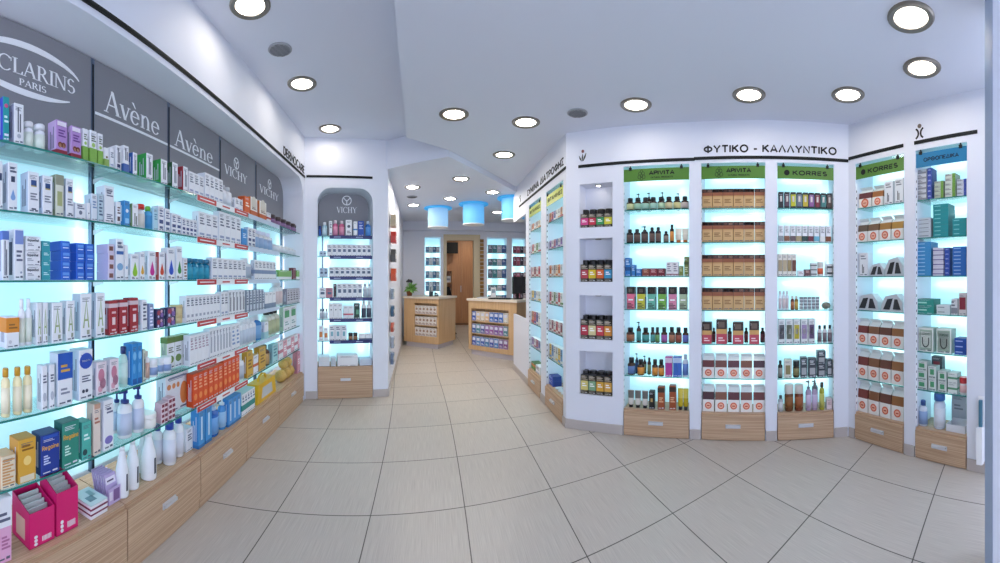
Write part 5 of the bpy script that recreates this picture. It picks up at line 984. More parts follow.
s.B(778, 783.5, 396, 'small grey bottle with dark cap', '#b4b8bc', '#4a4c50', '#d8dadc'); s.B(784.5, 794, 385.5, 'jar of brown potpourri', '#6c4426', '#d4d0c8', '#8c5c30', 'jar'); s.B(794.5, 804, 385.5, 'jar of reddish potpourri', '#7c3a20', '#d4d0c8', '#9a5a34', 'jar'); s.B(805.5, 818, 381, 'lilac bottle with grey pump', '#a898b4', '#6c7078', '#c8b8d4', 'pump', n=2); s.B(812, 818.5, 377, 'grey bottle with silver pump', '#8c9098', '#8a8e96', '#b8bcc4', 'pump', dn=.1); s.B(819.5, 825, 383, 'yellow green bottle with dark cap', '#a8a83c', '#3a3c34', '#c4c468', 'slim'); s.C(826.5, 832.5, 399, 'small pale pink carton', '#e0ccd0', '#c8b4b8', [L_('#a8848c')], d=.07)
hw_ = [('vlines', .3, .6, .12, .5, 2, '#24262a'), L_('#8a8e96', .2, .8, .7, .9, 2)]
s = RS(3, 0); s.P(858.5, 871.5, 187, 'white herb bag with orange seal', window='#6b3434', d=.09); s.P(872, 883, 185, 'white herb bag with orange seal', window='#a86a34', d=.09); s.C(884, 893, 181.5, 'white carton with black chevron', WH, OFF, hw_, d=.08); s.C(894.3, 903.3, 178.5, 'white carton with black chevron', WH, OFF, hw_, d=.08)
RS(3, 1).P(856.5, 903.5, 216.5, 'white herb bag with orange seal', n=4, cyc=['#6b5a4c', '#7c5c40', '#a87a3c', '#b08438'])
def flat_pack(S_, x0, x1, y, desc):
    f = S_.fr; n = .05; u0, u1 = f.pu(x0, n), f.pu(x1, n); w = u1 - u0; h = f.pz((x0 + x1) / 2, y, n) - S_.z; S_.col += 1
    mb = MB(); pts = [(-w / 2, 0), (w / 2, 0), (w * .46, h * .55), (w * .2, h), (-w * .3, h * .85), (-w * .48, h * .4)]
    mb.vprism(pts, 0, .09, mat('#c9ccd2', .25)); o = link('stocking_pack', mb.mesh('stocking_pack'), None, f.M((u0 + u1) / 2, n, S_.z + .0006))
    obj('label', MB().vprism([(-w * .4, h * .1), (-w * .1, h * .1), (w * .05, h * .75), (-w * .2, h * .7)], -.0015, -.0002, mat('#1c1d22', .3)).vprism([(w * .05, h * .12), (w * .4, h * .12), (w * .25, h * .7), (w * .12, h * .7)], -.0015, -.0002, mat('#26272c', .3)), o)
    S_.reg(o, desc, 'package')
s = RS(3, 2); s.C(859, 868, 253, 'white carton with black chevron', WH, OFF, hw_, d=.07); flat_pack(s, 869, 884, 263, 'slanted silver and black stocking pack'); flat_pack(s, 885, 903, 257, 'slanted silver and black stocking pack')
s = RS(3, 3); flat_pack(s, 857, 878, 293.5, 'slanted silver and black stocking pack'); flat_pack(s, 881, 903, 294, 'slanted silver and black stocking pack')
for i, y in ((4, 320), (5, 351), (6, 384)): RS(3, i).P(857, 903.5, y, 'white herb bag with orange seal', n=4, cyc=['#7c3a34', '#84583c', '#6b4034', '#94643c'])
bd = [('rect', .02, .98, .1, .45, '#8a8c94'), ('lines', .05, .6, .5, .9, 2, '#6c6e76')]
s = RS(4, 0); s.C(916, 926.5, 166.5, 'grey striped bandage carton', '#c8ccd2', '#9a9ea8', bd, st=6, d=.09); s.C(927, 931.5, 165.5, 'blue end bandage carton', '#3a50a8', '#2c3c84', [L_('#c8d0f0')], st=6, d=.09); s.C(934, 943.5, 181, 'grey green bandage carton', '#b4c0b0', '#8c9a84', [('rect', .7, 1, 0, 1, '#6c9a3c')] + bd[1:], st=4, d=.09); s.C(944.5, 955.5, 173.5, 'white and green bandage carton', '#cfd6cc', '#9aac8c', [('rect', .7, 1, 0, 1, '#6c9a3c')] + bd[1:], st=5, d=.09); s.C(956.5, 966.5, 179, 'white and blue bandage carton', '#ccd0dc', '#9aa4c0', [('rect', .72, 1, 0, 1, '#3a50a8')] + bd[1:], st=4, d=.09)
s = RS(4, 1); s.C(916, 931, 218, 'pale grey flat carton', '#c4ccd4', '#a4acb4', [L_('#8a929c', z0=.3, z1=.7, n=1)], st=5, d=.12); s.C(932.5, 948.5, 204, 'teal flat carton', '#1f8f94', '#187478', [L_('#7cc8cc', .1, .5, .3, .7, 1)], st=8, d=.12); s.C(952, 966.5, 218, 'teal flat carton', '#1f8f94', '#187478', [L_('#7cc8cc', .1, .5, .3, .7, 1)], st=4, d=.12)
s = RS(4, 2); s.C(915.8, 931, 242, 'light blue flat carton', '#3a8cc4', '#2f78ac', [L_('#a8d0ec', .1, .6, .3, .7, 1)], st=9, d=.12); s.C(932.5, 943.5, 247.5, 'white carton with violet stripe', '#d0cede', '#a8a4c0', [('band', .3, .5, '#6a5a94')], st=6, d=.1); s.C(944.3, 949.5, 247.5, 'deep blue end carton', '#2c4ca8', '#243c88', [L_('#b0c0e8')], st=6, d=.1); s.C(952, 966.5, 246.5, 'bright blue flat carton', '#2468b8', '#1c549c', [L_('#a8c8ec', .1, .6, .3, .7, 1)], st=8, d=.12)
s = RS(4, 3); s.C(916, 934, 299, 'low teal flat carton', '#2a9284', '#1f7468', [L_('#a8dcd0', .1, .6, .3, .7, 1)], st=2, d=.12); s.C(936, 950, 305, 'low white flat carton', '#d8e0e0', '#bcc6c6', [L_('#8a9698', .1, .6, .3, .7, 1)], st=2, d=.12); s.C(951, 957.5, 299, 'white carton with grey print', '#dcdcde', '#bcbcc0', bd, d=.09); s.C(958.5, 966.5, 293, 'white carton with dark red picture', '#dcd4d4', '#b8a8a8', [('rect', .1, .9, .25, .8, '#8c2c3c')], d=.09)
s = RS(4, 4); ub = [('rect', .08, .92, .08, .92, '#9ab0a0'), ('rect', .16, .84, .16, .84, '#d4dcd4'), ('rect', .2, .8, .7, .8, '#6c8a74')]
def hose(S_, x0, x1, y):
    S_.C(x0, x1, y, 'white carton with curved tube picture', '#dfe5de', '#b0bcb0', ub, d=.09); o = REG[-1][4]; f = S_.fr; w = f.pu(x1, .035) - f.pu(x0, .035); h = f.pz((x0 + x1) / 2, y, .035) - S_.z
    obj('picture', MB().strip([(-w * .2, h * .6)] + arc(0, h * .4, w * .2, h * .2, 180, 360, 8) + [(w * .2, h * .6)], w * .06, -.003, -.0013, mat('#3c4844')), o)
hose(s, 918, 933.5, 328); hose(s, 936, 951.5, 329); s.C(954, 966.5, 338.5, 'bright blue flat carton', '#2450a8', '#1c4088', [L_('#a8bcec', .1, .7, .3, .7, 1)], st=3, d=.1)
s = RS(4, 5); gb = [('rect', .25, .75, .3, .75, '#4c9a6c'), L_('#8a9a94', .1, .9, .05, .2, 1)]
s.C(916, 927, 361, 'white carton with green square', '#d4dcd8', '#b0bcb6', gb, st=3, d=.07); s.C(928, 936, 366, 'white carton with green square', '#d4dcd8', '#b0bcb6', gb, st=2, d=.07); s.C(931, 942, 356.5, 'dark carton with red picture', '#5c6468', '#444c50', [('rect', .2, .8, .3, .7, '#9c4c54')], st=2, d=.06, dn=.09); s.C(937.5, 946.5, 371, 'white carton with green square', '#d4dcd8', '#b0bcb6', gb, st=2, d=.08); s.C(947.5, 957, 373, 'small white carton with green line', '#dce2de', '#bcc4c0', [('band', .4, .6, '#5c9a74')], st=2, d=.08); s.B(958, 966.5, 378, 'clear tub with bright red lid', '#e0dcdc', '#c42c34', '#e8b8b8', 'jar', n=1)
s = RS(4, 6)
s.B(917, 926, 401, 'white and blue tapered bottle', '#cdd6e4', '#3c5c9c', '#8aa4cc', 'oval'); s.B(931, 942.5, 393, 'white cylinder with blue top', '#cfd8e6', '#3a6cb4', '#dfe6f0', 'can'); s.C(951, 966.5, 394, 'upright pale grey carton', '#b8bec8', '#9aa0ac', [L_('#7c828e', .2, .8, .5, .7, 2)], d=.05, dn=.125)
f = S3; n = .045; u0, u1 = f.pu(946, n), f.pu(965, n); w_ = u1 - u0; k = MB(); CW_ = mat('#dde0e6', .45); hh = .055
k.box(-w_ / 2, w_ / 2, 0, .1, 0, .003, CW_); k.box(-w_ / 2, w_ / 2, 0, .003, .003, hh, CW_); k.box(-w_ / 2, w_ / 2, .097, .1, .003, hh, CW_); k.box(-w_ / 2, -w_ / 2 + .003, .003, .097, .003, hh, CW_); k.box(w_ / 2 - .003, w_ / 2, .003, .097, .003, hh, CW_)
o = link('open_box', k.mesh('open_box'), None, f.M((u0 + u1) / 2, n, DECK + .0016)); obj('flap', MB().vprism([(-w_ / 2, hh), (w_ / 2, hh), (w_ / 2 - .015, hh + .02), (-w_ / 2 + .015, hh + .02)], .0975, .0995, CW_), o); tag(o, 'open white box at the foot of the blue-sign bay', 'box')

# square niches
for i, (z0, z1) in enumerate(NZ):
    place = ('top', 'second', 'third', 'lowest')[i] + ' square niche'; END[place] = 'from the corridor side'
    s = Shelf(place, S1, '', z0 + .001, .012, .165); C4 = [['#d84c8c', '#c8344c', '#3c9a5c', '#d8d03c'], ['#b84450', '#dcc02c', '#d8642c', '#3c94c0'], ['#b8384c', '#dcd09c', '#c8404c', '#d88c34'], ['#d8c878', '#84a884', '#d8a43c', '#dca850']][i]
    N4 = [['pink', 'red', 'green', 'yellow'], ['brick red', 'yellow', 'orange', 'sky blue'], ['crimson', 'cream', 'scarlet', 'amber'], ['straw', 'sage', 'gold', 'honey']][i]; ytop = (213.5, 264.5, 320, 376)[i]
    s.C(580.5, 612, ytop, ['patterned black carton with %s label' % c for c in N4], BK, '#222', None, n=4, d=.07, fill=.93, dn=.01, name='tea_carton', cyc=[('#27241f', [('rect', 0, 1, .2, .7, c), L_('#fff', .2, .8, .38, .6, 2), ('lines', .05, .95, .74, .98, 4, '#b8aa94'), ('lines', .05, .95, .02, .18, 3, '#8a8070')]) for c in C4])
    s.B(580.5, 612, ytop - 4.5, 'small dark jar behind the cartons', '#2c2420', '#1a1716', '#5c4c40', 'jar', n=4, dn=.085)
    o = obj('spotlight', MB().lathe([(.026, -.008), (.03, -.006), (.03, -.001)], M_STEELR, n=18), None, S1.M((nu[0] + nu[1]) / 2, .08, z1)); obj('lens', MB().lathe([(.018, -.0095), (.018, -.0082)], M_LENS if i == 0 else mat('#e8e4da', .2), n=16), o)
    tag(o, 'small round spotlight in the roof of the %s' % place, 'spotlight', 'niche spotlights')

# yellow-sign bays along the corridor
pal = [['#d8d4cc', '#c88a5c', '#b8485c', '#5a5c94', '#e0dcd8'], ['#cfcdd4', '#8c6cac', '#d8d4d8', '#a85c74', '#6c70a8'], ['#e0d0b8', '#c8743c', '#d8d8d8', '#b0a098'], ['#c8d4d8', '#b84c54', '#e0e0dc', '#6c8c5c'], ['#b43c44', '#e0d4d0', '#8c4c54', '#d8d8d4'], ['#d0d8d4', '#e0c05c', '#6c9cc8', '#d8dcdc']]
hn = {'#d8d4cc': 'stone', '#c88a5c': 'caramel', '#b8485c': 'raspberry', '#5a5c94': 'indigo', '#e0dcd8': 'ivory', '#cfcdd4': 'silver', '#8c6cac': 'purple', '#d8d4d8': 'pale grey', '#a85c74': 'mauve', '#6c70a8': 'slate blue', '#e0d0b8': 'sand', '#c8743c': 'orange', '#d8d8d8': 'light grey', '#b0a098': 'taupe', '#c8d4d8': 'ice blue', '#b84c54': 'red', '#e0e0dc': 'white', '#6c8c5c': 'green', '#b43c44': 'scarlet', '#e0d4d0': 'blush', '#8c4c54': 'wine', '#d8d8d4': 'chalk', '#d0d8d4': 'mint grey', '#e0c05c': 'yellow', '#6c9cc8': 'blue', '#d8dcdc': 'pearl'}
for k, (x0, x1) in ((5, (547.5, 562.5)), (6, (530, 540.3))):
    END[BAYS[k][0]] = 'from the counter side'
    for i in range(6):
        f = BAYS[k][1]; xm = (x0 + x1) / 2; X, Y = f.at(f.pu(xm, .05), .05); d = math.hypot(X, Y); P_ = pal[(i + 2 * (k - 5)) % 6]; hgt = (.1, .125, .13, .12, .15, .11)[(i + k) % 6]
        yt = YH - (RZ[i] + hgt - EYE) * FPX / d; nn = 7 if k == 5 else 5
        RS(k, i).C(x0, x1, yt, ['%s supplement carton' % hn[c] for c in P_], WH, WH, None, n=nn, d=.06, fill=.86, name='supplement_carton', cyc=[(c, [L_('#50505c', .2, .8, .55, .8, 2), ('band', .1, .25, P_[(j + 1) % len(P_)])]) for j, c in enumerate(P_)])
s = RS(5, 6); s.C(547.5, 553, 375, 'blue wrapped pack', '#2c4cb0', '#243c88', [L_('#a8bcec')], d=.1, st=2); s.B(554, 562.5, 391, 'white pale-lidded jar', WH, '#cfd6de', '#b8c0c8', 'jar', n=3)
s = RS(6, 6); s.C(530, 535, 362, 'green and orange pack', '#5c8c3c', '#486c30', [('band', .5, .8, '#d8803c')], d=.1); s.C(535.5, 540, 366, 'small white pack', WH, OFF, plain, d=.08)

# ================================================================== COUNTERS AND THE REAR
M_TOP = mat('#e6dccb', .3)
M_COUNTER = wood('counter_veneer', '#c49c70', '#dcba8e', 'Z')
def inter(p, d, q, e):
    det = d[0] * e[1] - d[1] * e[0]; t = ((q[0] - p[0]) * e[1] - (q[1] - p[1]) * e[0]) / det
    return (p[0] + d[0] * t, p[1] + d[1] * t)
def counter(label, fr, back, u0, u1, z0, z1, D=.14):
    "counter with a display recess in its front: fr is the front face, back the plan of the rear corners (right to left)"
    t = thing('shop_counter', label, 'counter', fr.M()); Mi = fr.M().inverted(); H = 1.0
    loc = lambda p: tuple((Mi @ Vector((p[0], p[1], 0)))[:2])
    bk = [loc(p) for p in back]; L = fr.L
    sl = lambda p0, p1, y: p0[0] + (p1[0] - p0[0]) * (y - p0[1]) / (p1[1] - p0[1])
    xr, xl = sl((L, 0), bk[0], D), sl((0, 0), bk[-1], D)
    obj('carcass', MB().prism([(xl, D), (xr, D)] + bk, .1, H, M_COUNTER), t)
    f = MB(); f.prism([(0, 0), (u0, 0), (u0, D), (xl, D)], .1, H, M_COUNTER); f.prism([(u1, 0), (L, 0), (xr, D), (u1, D)], .1, H, M_COUNTER)
    f.box(u0, u1, 0, D, .1, z0, M_COUNTER).box(u0, u1, 0, D, z1, H, M_COUNTER); obj('front_frame', f, t)
    zs_ = [z0 + (z1 - z0) * k / 3 for k in range(3)]
    for z in zs_[1:]: obj('shelf', MB().box(u0 + .002, u1 - .002, .004, D - .002, z - .014, z, M_COUNTER), t)
    def off(pts, o):
        n = len(pts); cx = sum(p[0] for p in pts) / n; cy = sum(p[1] for p in pts) / n
        return [(p[0] + (o if p[0] > cx else -o), p[1] + (o if p[1] > cy else -o)) for p in pts]
    full = [(0, 0), (L, 0)] + bk
    obj('counter_top', MB().prism(off(full, .025), H, 1.04, M_TOP), t); obj('plinth', MB().prism(off(full, -.04), .001, .1, mat('#cdc6cc', .35)), t)
    return zs_
C1 = Frame((-.295, 8.2), (.406, 7.71)); u0, u1 = C1.pu(414.5), C1.pu(436.8)
zz = counter('oak counter with angled side and white packets in its front', C1, [(.805, 8.36), (.105, 8.85)], u0, u1, .24, .91)
for k, z in enumerate(zz):
    pl = 'first oak counter'; END[pl] = 'from the corridor wall side'
    Shelf(pl, C1, ['lowest row', 'middle row', 'upper row'][k], z + .001, .015, .13).C(415, 436.5, YH - (z + .165 - EYE) * FPX / 7.95, 'white packet with brown print', '#e4dfda', '#cbbfb4', [('disc', .5, .6, .3, '#a88c78'), L_('#8c5a50', .1, .9, .1, .3, 2)], n=6, d=.07, name='snack_packet', cat='packet')
C2 = Frame((.94, 7.22), (1.646, 6.37)); u0, u1 = C2.pu(471.3), C2.pu(508.5)
b_ = lambda u: C2.at(u, .62)
zz = counter('oak counter facing the corridor with blue and purple boxes in its front', C2, [b_(C2.L), b_(0)], u0, u1, .18, .86)
rows = [['#3f5cae', '#5a8cc8', '#4a6cb8', '#3c7cb0', '#4a5cb0', '#5a8cc8', '#7a5a9c', '#8c5a94'], ['#4a6cb0', '#4f8c9c', '#5a5c9c', '#8c5aa4', '#94569c', '#7a4c9c', '#8c5aa4', '#5c8c9c'], ['#3c62b8', '#d8c0a0', '#e0d4bc', '#dcb890', '#3c70c0', '#2c5cb4', '#3c70c0', '#e0dccc']]
for k, z in enumerate(zz):
    pl = 'second oak counter'; END[pl] = 'from the doorway side'
    cn = {'#3f5cae': 'blue', '#5a8cc8': 'sky blue', '#4a6cb8': 'mid blue', '#3c7cb0': 'sea blue', '#4a5cb0': 'indigo', '#7a5a9c': 'purple', '#8c5a94': 'plum', '#4a6cb0': 'denim blue', '#4f8c9c': 'teal', '#5a5c9c': 'slate violet', '#8c5aa4': 'violet', '#94569c': 'mauve', '#7a4c9c': 'deep purple', '#5c8c9c': 'grey teal', '#3c62b8': 'royal blue', '#d8c0a0': 'sand', '#e0d4bc': 'cream', '#dcb890': 'peach', '#3c70c0': 'azure', '#2c5cb4': 'cobalt', '#e0dccc': 'ivory'}
    Shelf(pl, C2, ['lowest row', 'middle row', 'upper row'][k], z + .001, .015, .13).C(471.8, 508, YH - (z + .18 - EYE) * FPX / 6.85, ['small %s boxed packet' % cn[c] for c in rows[k]], WH, WH, None, n=8, d=.07, fill=.9, name='lozenge_box', cyc=[(c, [('rect', .15, .85, .55, .85, '#d8dcec'), L_('#e8ecf8', .2, .8, .15, .35, 2)]) for c in rows[k]])
CT = 1.041
def spot(px, d): a = azi(px); return d * math.sin(a), d * math.cos(a)
# plant
x, y = spot(409.5, 8.32); t = thing('potted_plant', 'light green plant with dark blooms in a brown pot on the oak counter', 'plant', T(x, y, CT))
obj('pot', MB().lathe([(.05, 0), (.07, .1), (.075, .12), (.068, .12)], mat('#8a5232', .5), n=18), t)
lf_ = MB(); GR = mat('#8fc070', .5); GR2 = mat('#6ea858', .5)
for q in range(110):
    a = R.uniform(0, 6.28); ln = R.uniform(.12, .26) * (1 if math.cos(a) > -.3 else .55); el = R.uniform(-.25, 1.1); wd = R.uniform(.022, .036); b0 = Vector((0, 0, .12)); dv = Vector((math.cos(a) * math.cos(el), math.sin(a) * math.cos(el), math.sin(el))); sd = Vector((-math.sin(a), math.cos(a), 0)) * wd
    m1 = b0 + dv * ln * .55 + Vector((0, 0, .02)); tip = b0 + dv * ln - Vector((0, 0, .02)); lf_.face([b0, m1 - sd, tip, m1 + sd], GR if q % 3 else GR2)
obj('foliage', lf_, t)
for q in range(9):
    a = R.uniform(0, 6.28); r = R.uniform(.02, .09); k = MB().lathe([(.006, 0), (.03, .012), (.022, .035), (.004, .045)], mat('#3a3c46', .5), n=10); k.lathe([(.004, -R.uniform(.1, .16)), (.004, 0)], GR2, n=6); obj('flower', k, t, Matrix.Translation((.01 + r * math.cos(a), r * math.sin(a), R.uniform(.26, .33))))
# things on the first counter
x, y = spot(431, 8.1); t = thing('pen_holder', 'dark pen holder on the first oak counter', 'holder', T(x, y, CT)); obj('cup', MB().lathe([(.04, 0), (.045, .1), (.04, .1)], mat('#2c3c4c', .3), n=16), t)
for q in range(4): obj('pen', MB().lathe([(.005, .02), (.005, .19)], mat(['#c8ccd4', '#4a90b4', '#2c2c30', '#c8ccd4'][q], .3), n=8), t, Matrix.Translation((.02 * math.cos(q * 1.7), .02 * math.sin(q * 1.7), 0)) @ Matrix.Rotation(.12 * (q - 1.5), 4, 'Y'))
x, y = spot(419, 8.1); o = obj('leaflet', MB().box(-.14, .14, -.1, .1, 0, .006, mat('#c2c8d0', .4)).box(-.1, .1, -.07, .07, .006, .0066, mat('#8c98a8')), None, T(x, y, CT, .3)); tag(o, 'flat grey leaflet on the first oak counter', 'leaflet')
x, y = spot(436.5, 8.15); o = thing('card_reader', 'small dark card reader on the first oak counter', 'card reader', T(x, y, CT)); obj('body', MB().vprism([(-.04, 0), (.04, 0), (.04, .05), (-.04, .09)], -.035, .035, M_BLACK), o); obj('screen', MB().box(-.025, .025, -.037, -.0352, .02, .05, mat('#8fb8c4', .2)), o)
# second counter
x, y = spot(517.5, 6.95); t = thing('computer_monitor', 'black computer monitor on the second oak counter', 'monitor', T(x, y, CT, .75))
obj('base', MB().lathe([(.1, 0), (.1, .012), (.03, .02)], M_BLACK, n=20), t); obj('stand', MB().box(-.025, .025, -.015, .015, .02, .16, M_BLACK), t); obj('screen', MB().box(-.2, .2, -.045, -.016, .1, .40, M_BLACK).box(-.185, .185, -.047, -.045, .12, .385, mat('#2a2f36', .15)), t)
x, y = spot(500, 6.95); t = thing('keyboard', 'dark keyboard lying on the second oak counter', 'keyboard', T(x, y, CT, -.6)); obj('case', MB().box(-.2, .2, -.07, .07, 0, .018, M_BLACK), t)
k = MB(); [k.box(-.185 + c * .031, -.16 + c * .031, -.06 + r * .03, -.036 + r * .03, .018, .024, mat('#33373c')) for c in range(12) for r in range(4)]; obj('keys', k, t)
x, y = spot(493.5, 7.22); o = obj('price_card', MB().vprism([(-.05, 0), (.05, 0), (.05, .2), (-.05, .2)], -.004, .004, mat('#d8dce0', .4)).box(-.05, .05, -.03, .03, 0, .006, mat('#d8dce0', .4)), None, T(x, y, CT, -.3)); obj('print', MB().box(-.035, .035, -.0055, -.0042, .1, .17, mat('#8fa8b8')), o); tag(o, 'upright white card on the second oak counter', 'card')
x, y = spot(484.5, 7.3); o = obj('leaflet', MB().box(-.12, .12, -.09, .09, 0, .02, mat('#cfd2d8', .4)).box(-.1, .1, -.07, .07, .02, .0206, mat('#9aa4b0')), None, T(x, y, CT, -.5)); tag(o, 'pale leaflet pad on the second oak counter near the doorway', 'leaflet')
# drum lamps
M_DRUM = panel_mat('blue_drum_shade', '#a9c8de', .5, .1); M_DRUM2 = panel_mat('cyan_drum_shade', '#7fbfe2', .5, .12); M_FL = panel_mat('blue_flange', '#58b4e0', .3, .3); M_BULB = emit('drum_bulb', '#d8f2ff', 4)
for px, d, lb, mm in ((438, 7.15, 'blue drum lamp, first from the corridor wall', M_DRUM), (473.5, 6.77, 'blue drum lamp, middle of the three', M_DRUM2), (513, 6.28, 'blue drum lamp beside the white fascia', M_DRUM2)):
    x, y = spot(px, d); t = thing('pendant_lamp', lb, 'ceiling lamp', T(x, y, ZK), 'blue drum lamps over the counters')
    obj('flange', MB().lathe([(.25, -.03), (.26, -.02), (.25, -.002)], M_FL, n=36), t)
    k = MB(); n = 40
    for j in range(n):
        a0, a1 = 2 * math.pi * j / n, 2 * math.pi * (j + 1) / n; r = .185
        k.face([(r * math.cos(a0), r * math.sin(a0), -.36), (r * math.cos(a1), r * math.sin(a1), -.36), (r * math.cos(a1), r * math.sin(a1), -.031), (r * math.cos(a0), r * math.sin(a0), -.031)], mat('#7fb6dc', .3) if 0 else mm, True)
    obj('shade', k, t); obj('bulb', MB().lathe([(.02, -.3), (.035, -.27), (.035, -.08), (.02, -.05)], M_BULB, n=14), t); obj('rim', MB().lathe([(.18, -.375), (.19, -.37), (.19, -.36), (.184, -.3595)], M_WHITE, n=36), t)
# doorway casing, back room
CAS = mat('#cdbd9c', .45); YR = 9.1
mb = MB(); da, db = .61, 1.435; mb.box(da - .015, da + .06, YR - .03, YR + .12, 0, 2.31, CAS).box(db - .13, db + .02, YR - .03, YR + .12, 0, 2.31, CAS).box(da - .015, db + .02, YR - .035, YR + .13, 2.31, 2.44, CAS); struct('door_1', mb)
mb = MB(); BR = mat('#a8824c', .6); [mb.box(db + .025, db + .11, YR - .02, YR - .001, .1 + q * .09, .1 + q * .09 + .078, BR if q % 2 else mat('#8c6838', .6)) for q in range(25)]; struct('trim_door', mb)
t = thing('wooden_door', 'tall warm oak door panel in the back room behind the doorway', 'door', T(.78, 11.8, 0)); obj('leaf', MB().box(0, .55, 0, .05, .06, 2.6, M_DOOR), t); obj('leaf', MB().box(.556, 1.12, 0, .05, .06, 2.6, M_DOOR), t); obj('threshold', MB().box(0, 1.12, -.02, .05, .002, .055, mat('#8a6444', .5)), t)
obj('handle', MB().box(.51, .53, -.04, 0, 1.0, 1.2, M_STEEL), t)
t = thing('television', 'black television high on the back room wall', 'television', T(.98, 11.55, 2.16)); obj('screen', MB().box(-.21, .21, 0, .05, 0, .33, M_BLACK), t); obj('mount', MB().box(-.05, .05, .05, .245, .12, .2, M_STEELD), t)
t = thing('wall_cabinet', 'small oak cabinet with white goods in the back room', 'cabinet', T(.74, 10.9, .0)); k = MB().box(0, .22, .02, .3, 0, .95, M_DOOR).box(0, .02, 0, .3, .95, 1.62, M_DOOR).box(.2, .22, 0, .3, .95, 1.62, M_DOOR).box(.02, .2, .28, .3, .95, 1.62, M_DOOR).box(0, .22, 0, .3, 1.62, 1.65, M_DOOR); obj('body', k, t); obj('shelf', MB().box(.021, .199, .01, .279, 1.28, 1.3, M_DOOR), t)
for q, (zz_, lb) in enumerate(((.952, 'white box on the lower shelf of the back room cabinet'), (1.302, 'white box on the upper shelf of the back room cabinet'))):
    o = obj('storage_box', MB().box(-.07, .07, 0, .12, 0, .18, mat('#d5d8dc')).box(-.05, .05, -.001, 0, .06, .12, mat('#8c98a8')), None, T(.85, 10.94, zz_)); tag(o, lb, 'box')
x, y = .70, 9.75; t = thing('office_chair', 'black office chair behind the counter in the doorway', 'chair', T(x, y, 0, .2))
obj('seat', MB().lathe([(.2, .45), (.22, .48), (.2, .52)], M_BLACK, n=20), t); k = MB().vprism([(-.2, .62), (.2, .62), (.22, .95), (.15, 1.2), (-.15, 1.2), (-.22, .95)], .18, .24, M_BLACK); obj('backrest', k, t)
obj('backrest_bar', MB().box(-.03, .03, .2, .23, .44, .64, M_BLACK), t); obj('column', MB().lathe([(.03, .08), (.03, .45)], M_STEELD, n=12), t)
for q in range(5): a = q * 1.2566; obj('foot', MB().strip([(0, .08), (.25, .05)], .03, -.015, .015, M_BLACK), t, Matrix.Rotation(a, 4, 'Z')); obj('caster', MB().lathe([(.012, 0.001), (.028, .012), (.028, .03), (.012, .045)], M_BLACK, n=10), t, Matrix.Rotation(a, 4, 'Z') @ Matrix.Translation((.25, 0, 0)))
# lit columns of the rear wall
cols_ = [('rear lit column beside the doorway', .157, .528, 424.9, 440.4), ('lit column behind the second counter', 1.63, 2.11, 487.4, 506.8), ('rear lit column by the monitor', 2.237, 2.64, 512.5, 527.5)]
pr_ = [['#5a8cb4', '#c8d4dc', '#3c6c94', '#a8b4bc'], ['#6c7c8c', '#4c9098', '#c8ccd0', '#4c6ca4'], ['#8c4c60', '#c87088', '#4a4450', '#d8c8cc']]
cn2 = {'#5a8cb4': 'steel blue', '#c8d4dc': 'pale', '#3c6c94': 'dark blue', '#a8b4bc': 'grey', '#6c7c8c': 'slate', '#4c9098': 'teal', '#c8ccd0': 'light grey', '#4c6ca4': 'blue', '#8c4c60': 'wine', '#c87088': 'rose', '#4a4450': 'dark', '#d8c8cc': 'blush'}
for k, (nm, a, b, p0, p1) in enumerate(cols_):
    M0 = T(a, YR, 0); w_ = b - a; t = thing('glass_shelving', 'backlit glass shelving of the ' + nm, 'shelving', M0, 'backlit rear columns')
    obj('light_panel', MB().box(.004, w_ - .004, .25, .255, .31, 2.37, M_PANEL), t)
    for f in (.2, .8): obj('light_tube', MB().box(w_ * f - .01, w_ * f + .01, .272, .285, .5, 2.2, M_TUBE), t)
    for i, z in enumerate((2.02, 1.72, 1.42, 1.12, .85)):
        glass_shelf(t, BW, a + .46 + .004, b + .46 - .004, .02, .22, z, M0)
        P_ = pr_[k]; END[nm] = 'from the corridor wall side'
        Shelf(nm, BW, SHN[i], z, .03, .21).C(p0 + .6, p1 - .6, YH - (z + (.16, .2, .17, .22, .14)[(i + k) % 5] - EYE) * FPX / 9.4, ['%s medicine carton' % cn2[c] for c in P_], WH, WH, None, n=4, d=.07, fill=.96, name='medicine_carton', cyc=[(c, [L_('#eef', .2, .8, .5, .8, 2)]) for c in P_])
# hanging bags along the corridor wall
hb = [(212, 227, '#b8a88c', 'beige', 5.0), (229, 243, '#c03a34', 'red', 5.05), (246, 262, '#4c4a48', 'charcoal', 5.0), (265, 281, '#c8502c', 'orange red', 5.05), (286, 299, '#8c98a4', 'grey', 5.0), (303, 316, '#3c5c78', 'navy', 5.05), (320, 331, '#b85a48', 'brick', 5.0), (334, 347, '#9aa4b4', 'pale grey', 5.05), (350, 363, '#6c7c94', 'slate', 5.0)]
for q, (ya, yb, c, cn_, Y) in enumerate(hb):
    z1, z0 = zat(ya, Y), zat(yb, Y); h = (z1 - z0) * .86; dp = .075 if q < 4 else .05; u = Y - 4.64
    k = MB().vprism([(-.1, .0), (.1, 0), (.11, h * .5), (.07, h * .9), (-.07, h * .9), (-.11, h * .5)], -dp, -.012, mat(c, .4)); o = link('hanging_bag', k.mesh('hanging_bag'), None, KW.M(u, 0, z0))
    obj('label', MB().box(-.06, .06, -dp - .0015, -dp - .0002, h * .25, h * .6, mat('#e0dcd4')), o); obj('hook', MB().box(-.004, .004, -.045, -.0, h * .92, h * .95, M_STEEL).box(-.012, .012, -.012, -.004, h * .88, h * 1.0, M_STEEL), o)
    tag(o, '%s bag hanging on the corridor wall peg, %s from the top' % (cn_, ORD[q + 1]), 'bag', 'bags hanging on the corridor wall')
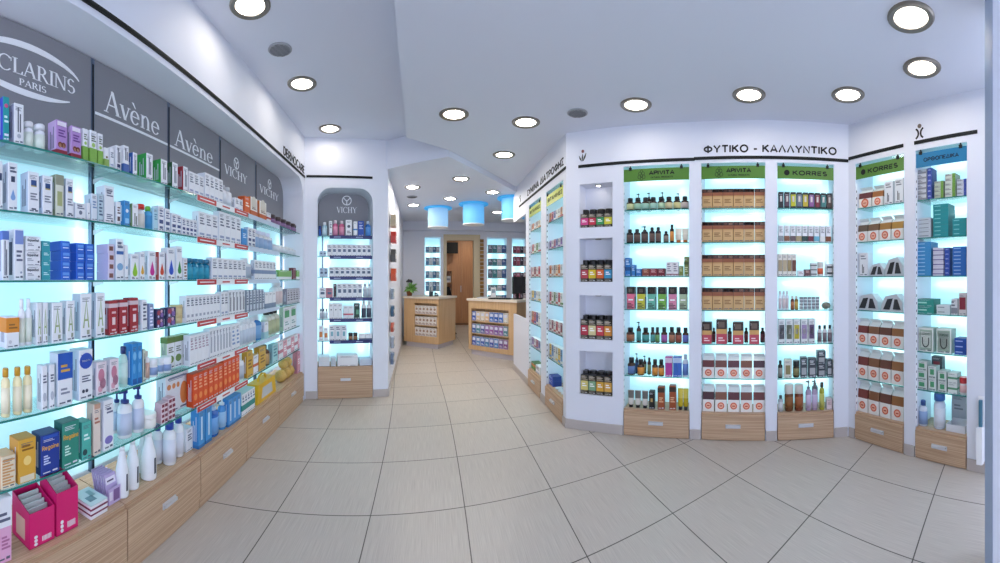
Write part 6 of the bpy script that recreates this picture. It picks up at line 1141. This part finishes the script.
# entrance post and leaflet pocket
pp = lambda a, d: (d * math.sin(a), d * math.cos(a))
struct('wall_entrance', MB().prism([pp(1.4735, 1.70), pp(1.62, 1.66), pp(1.62, 2.0), pp(1.474, 2.0)], 0, ZD - .001, M_WALL))
mb = MB().prism([pp(1.4535, 1.74), pp(1.4730, 1.695), pp(1.4735, 1.80), pp(1.4545, 1.80)], 0, ZD - .002, mat('#9fb0cb', .4)); struct('trim_entrance', mb)
f = S3; u0, u1 = f.pu(978.8), f.pu(984.5); z1, z0 = f.pz(981.5, 396), f.pz(981.5, 462); t = thing('leaflet_holder', 'narrow white leaflet pocket on the wall by the entrance post', 'leaflet holder', f.M(u0, 0, z0)); w_ = u1 - u0; h = z1 - z0
obj('pocket', MB().box(0, w_, -.05, -.002, 0, h * .55, M_WHITE).box(0, w_, -.008, -.002, h * .55, h, M_WHITE), t); obj('leaflet', MB().box(.01, w_ - .01, -.03, -.012, h * .551, h * .95, mat('#4a7c94')), t)

finish_labels()

# ------------------------------------------------------------------ light and camera
w = bpy.data.worlds.new('daylight'); SC.world = w; w.use_nodes = True
bg = w.node_tree.nodes['Background']; bg.inputs[0].default_value = lin('#dae4fc'); bg.inputs[1].default_value = 2.5
cam = bpy.data.cameras.new('camera'); co = bpy.data.objects.new('camera', cam); COL.objects.link(co); SC.camera = co
co.location = (0, 0, EYE); co.rotation_euler = (math.pi / 2, 0, -azi(500))
cam.type = 'PANO'; cam.panorama_type = 'CENTRAL_CYLINDRICAL'
cam.central_cylindrical_radius = 1
cam.central_cylindrical_range_u_min = -500 / FPX; cam.central_cylindrical_range_u_max = 500 / FPX
cam.central_cylindrical_range_v_min = -(563 - YH) / FPX; cam.central_cylindrical_range_v_max = YH / FPX
cam.clip_start = .02
SC.view_settings.view_transform = 'Standard'; SC.view_settings.look = 'None'; SC.view_settings.gamma = 1; SC.view_settings.use_curve_mapping = False
SC.view_settings.exposure = .36
SC.cycles.use_denoising = True
SC.cycles.max_bounces = 8; SC.cycles.transparent_max_bounces = 16; SC.cycles.sample_clamp_indirect = 4
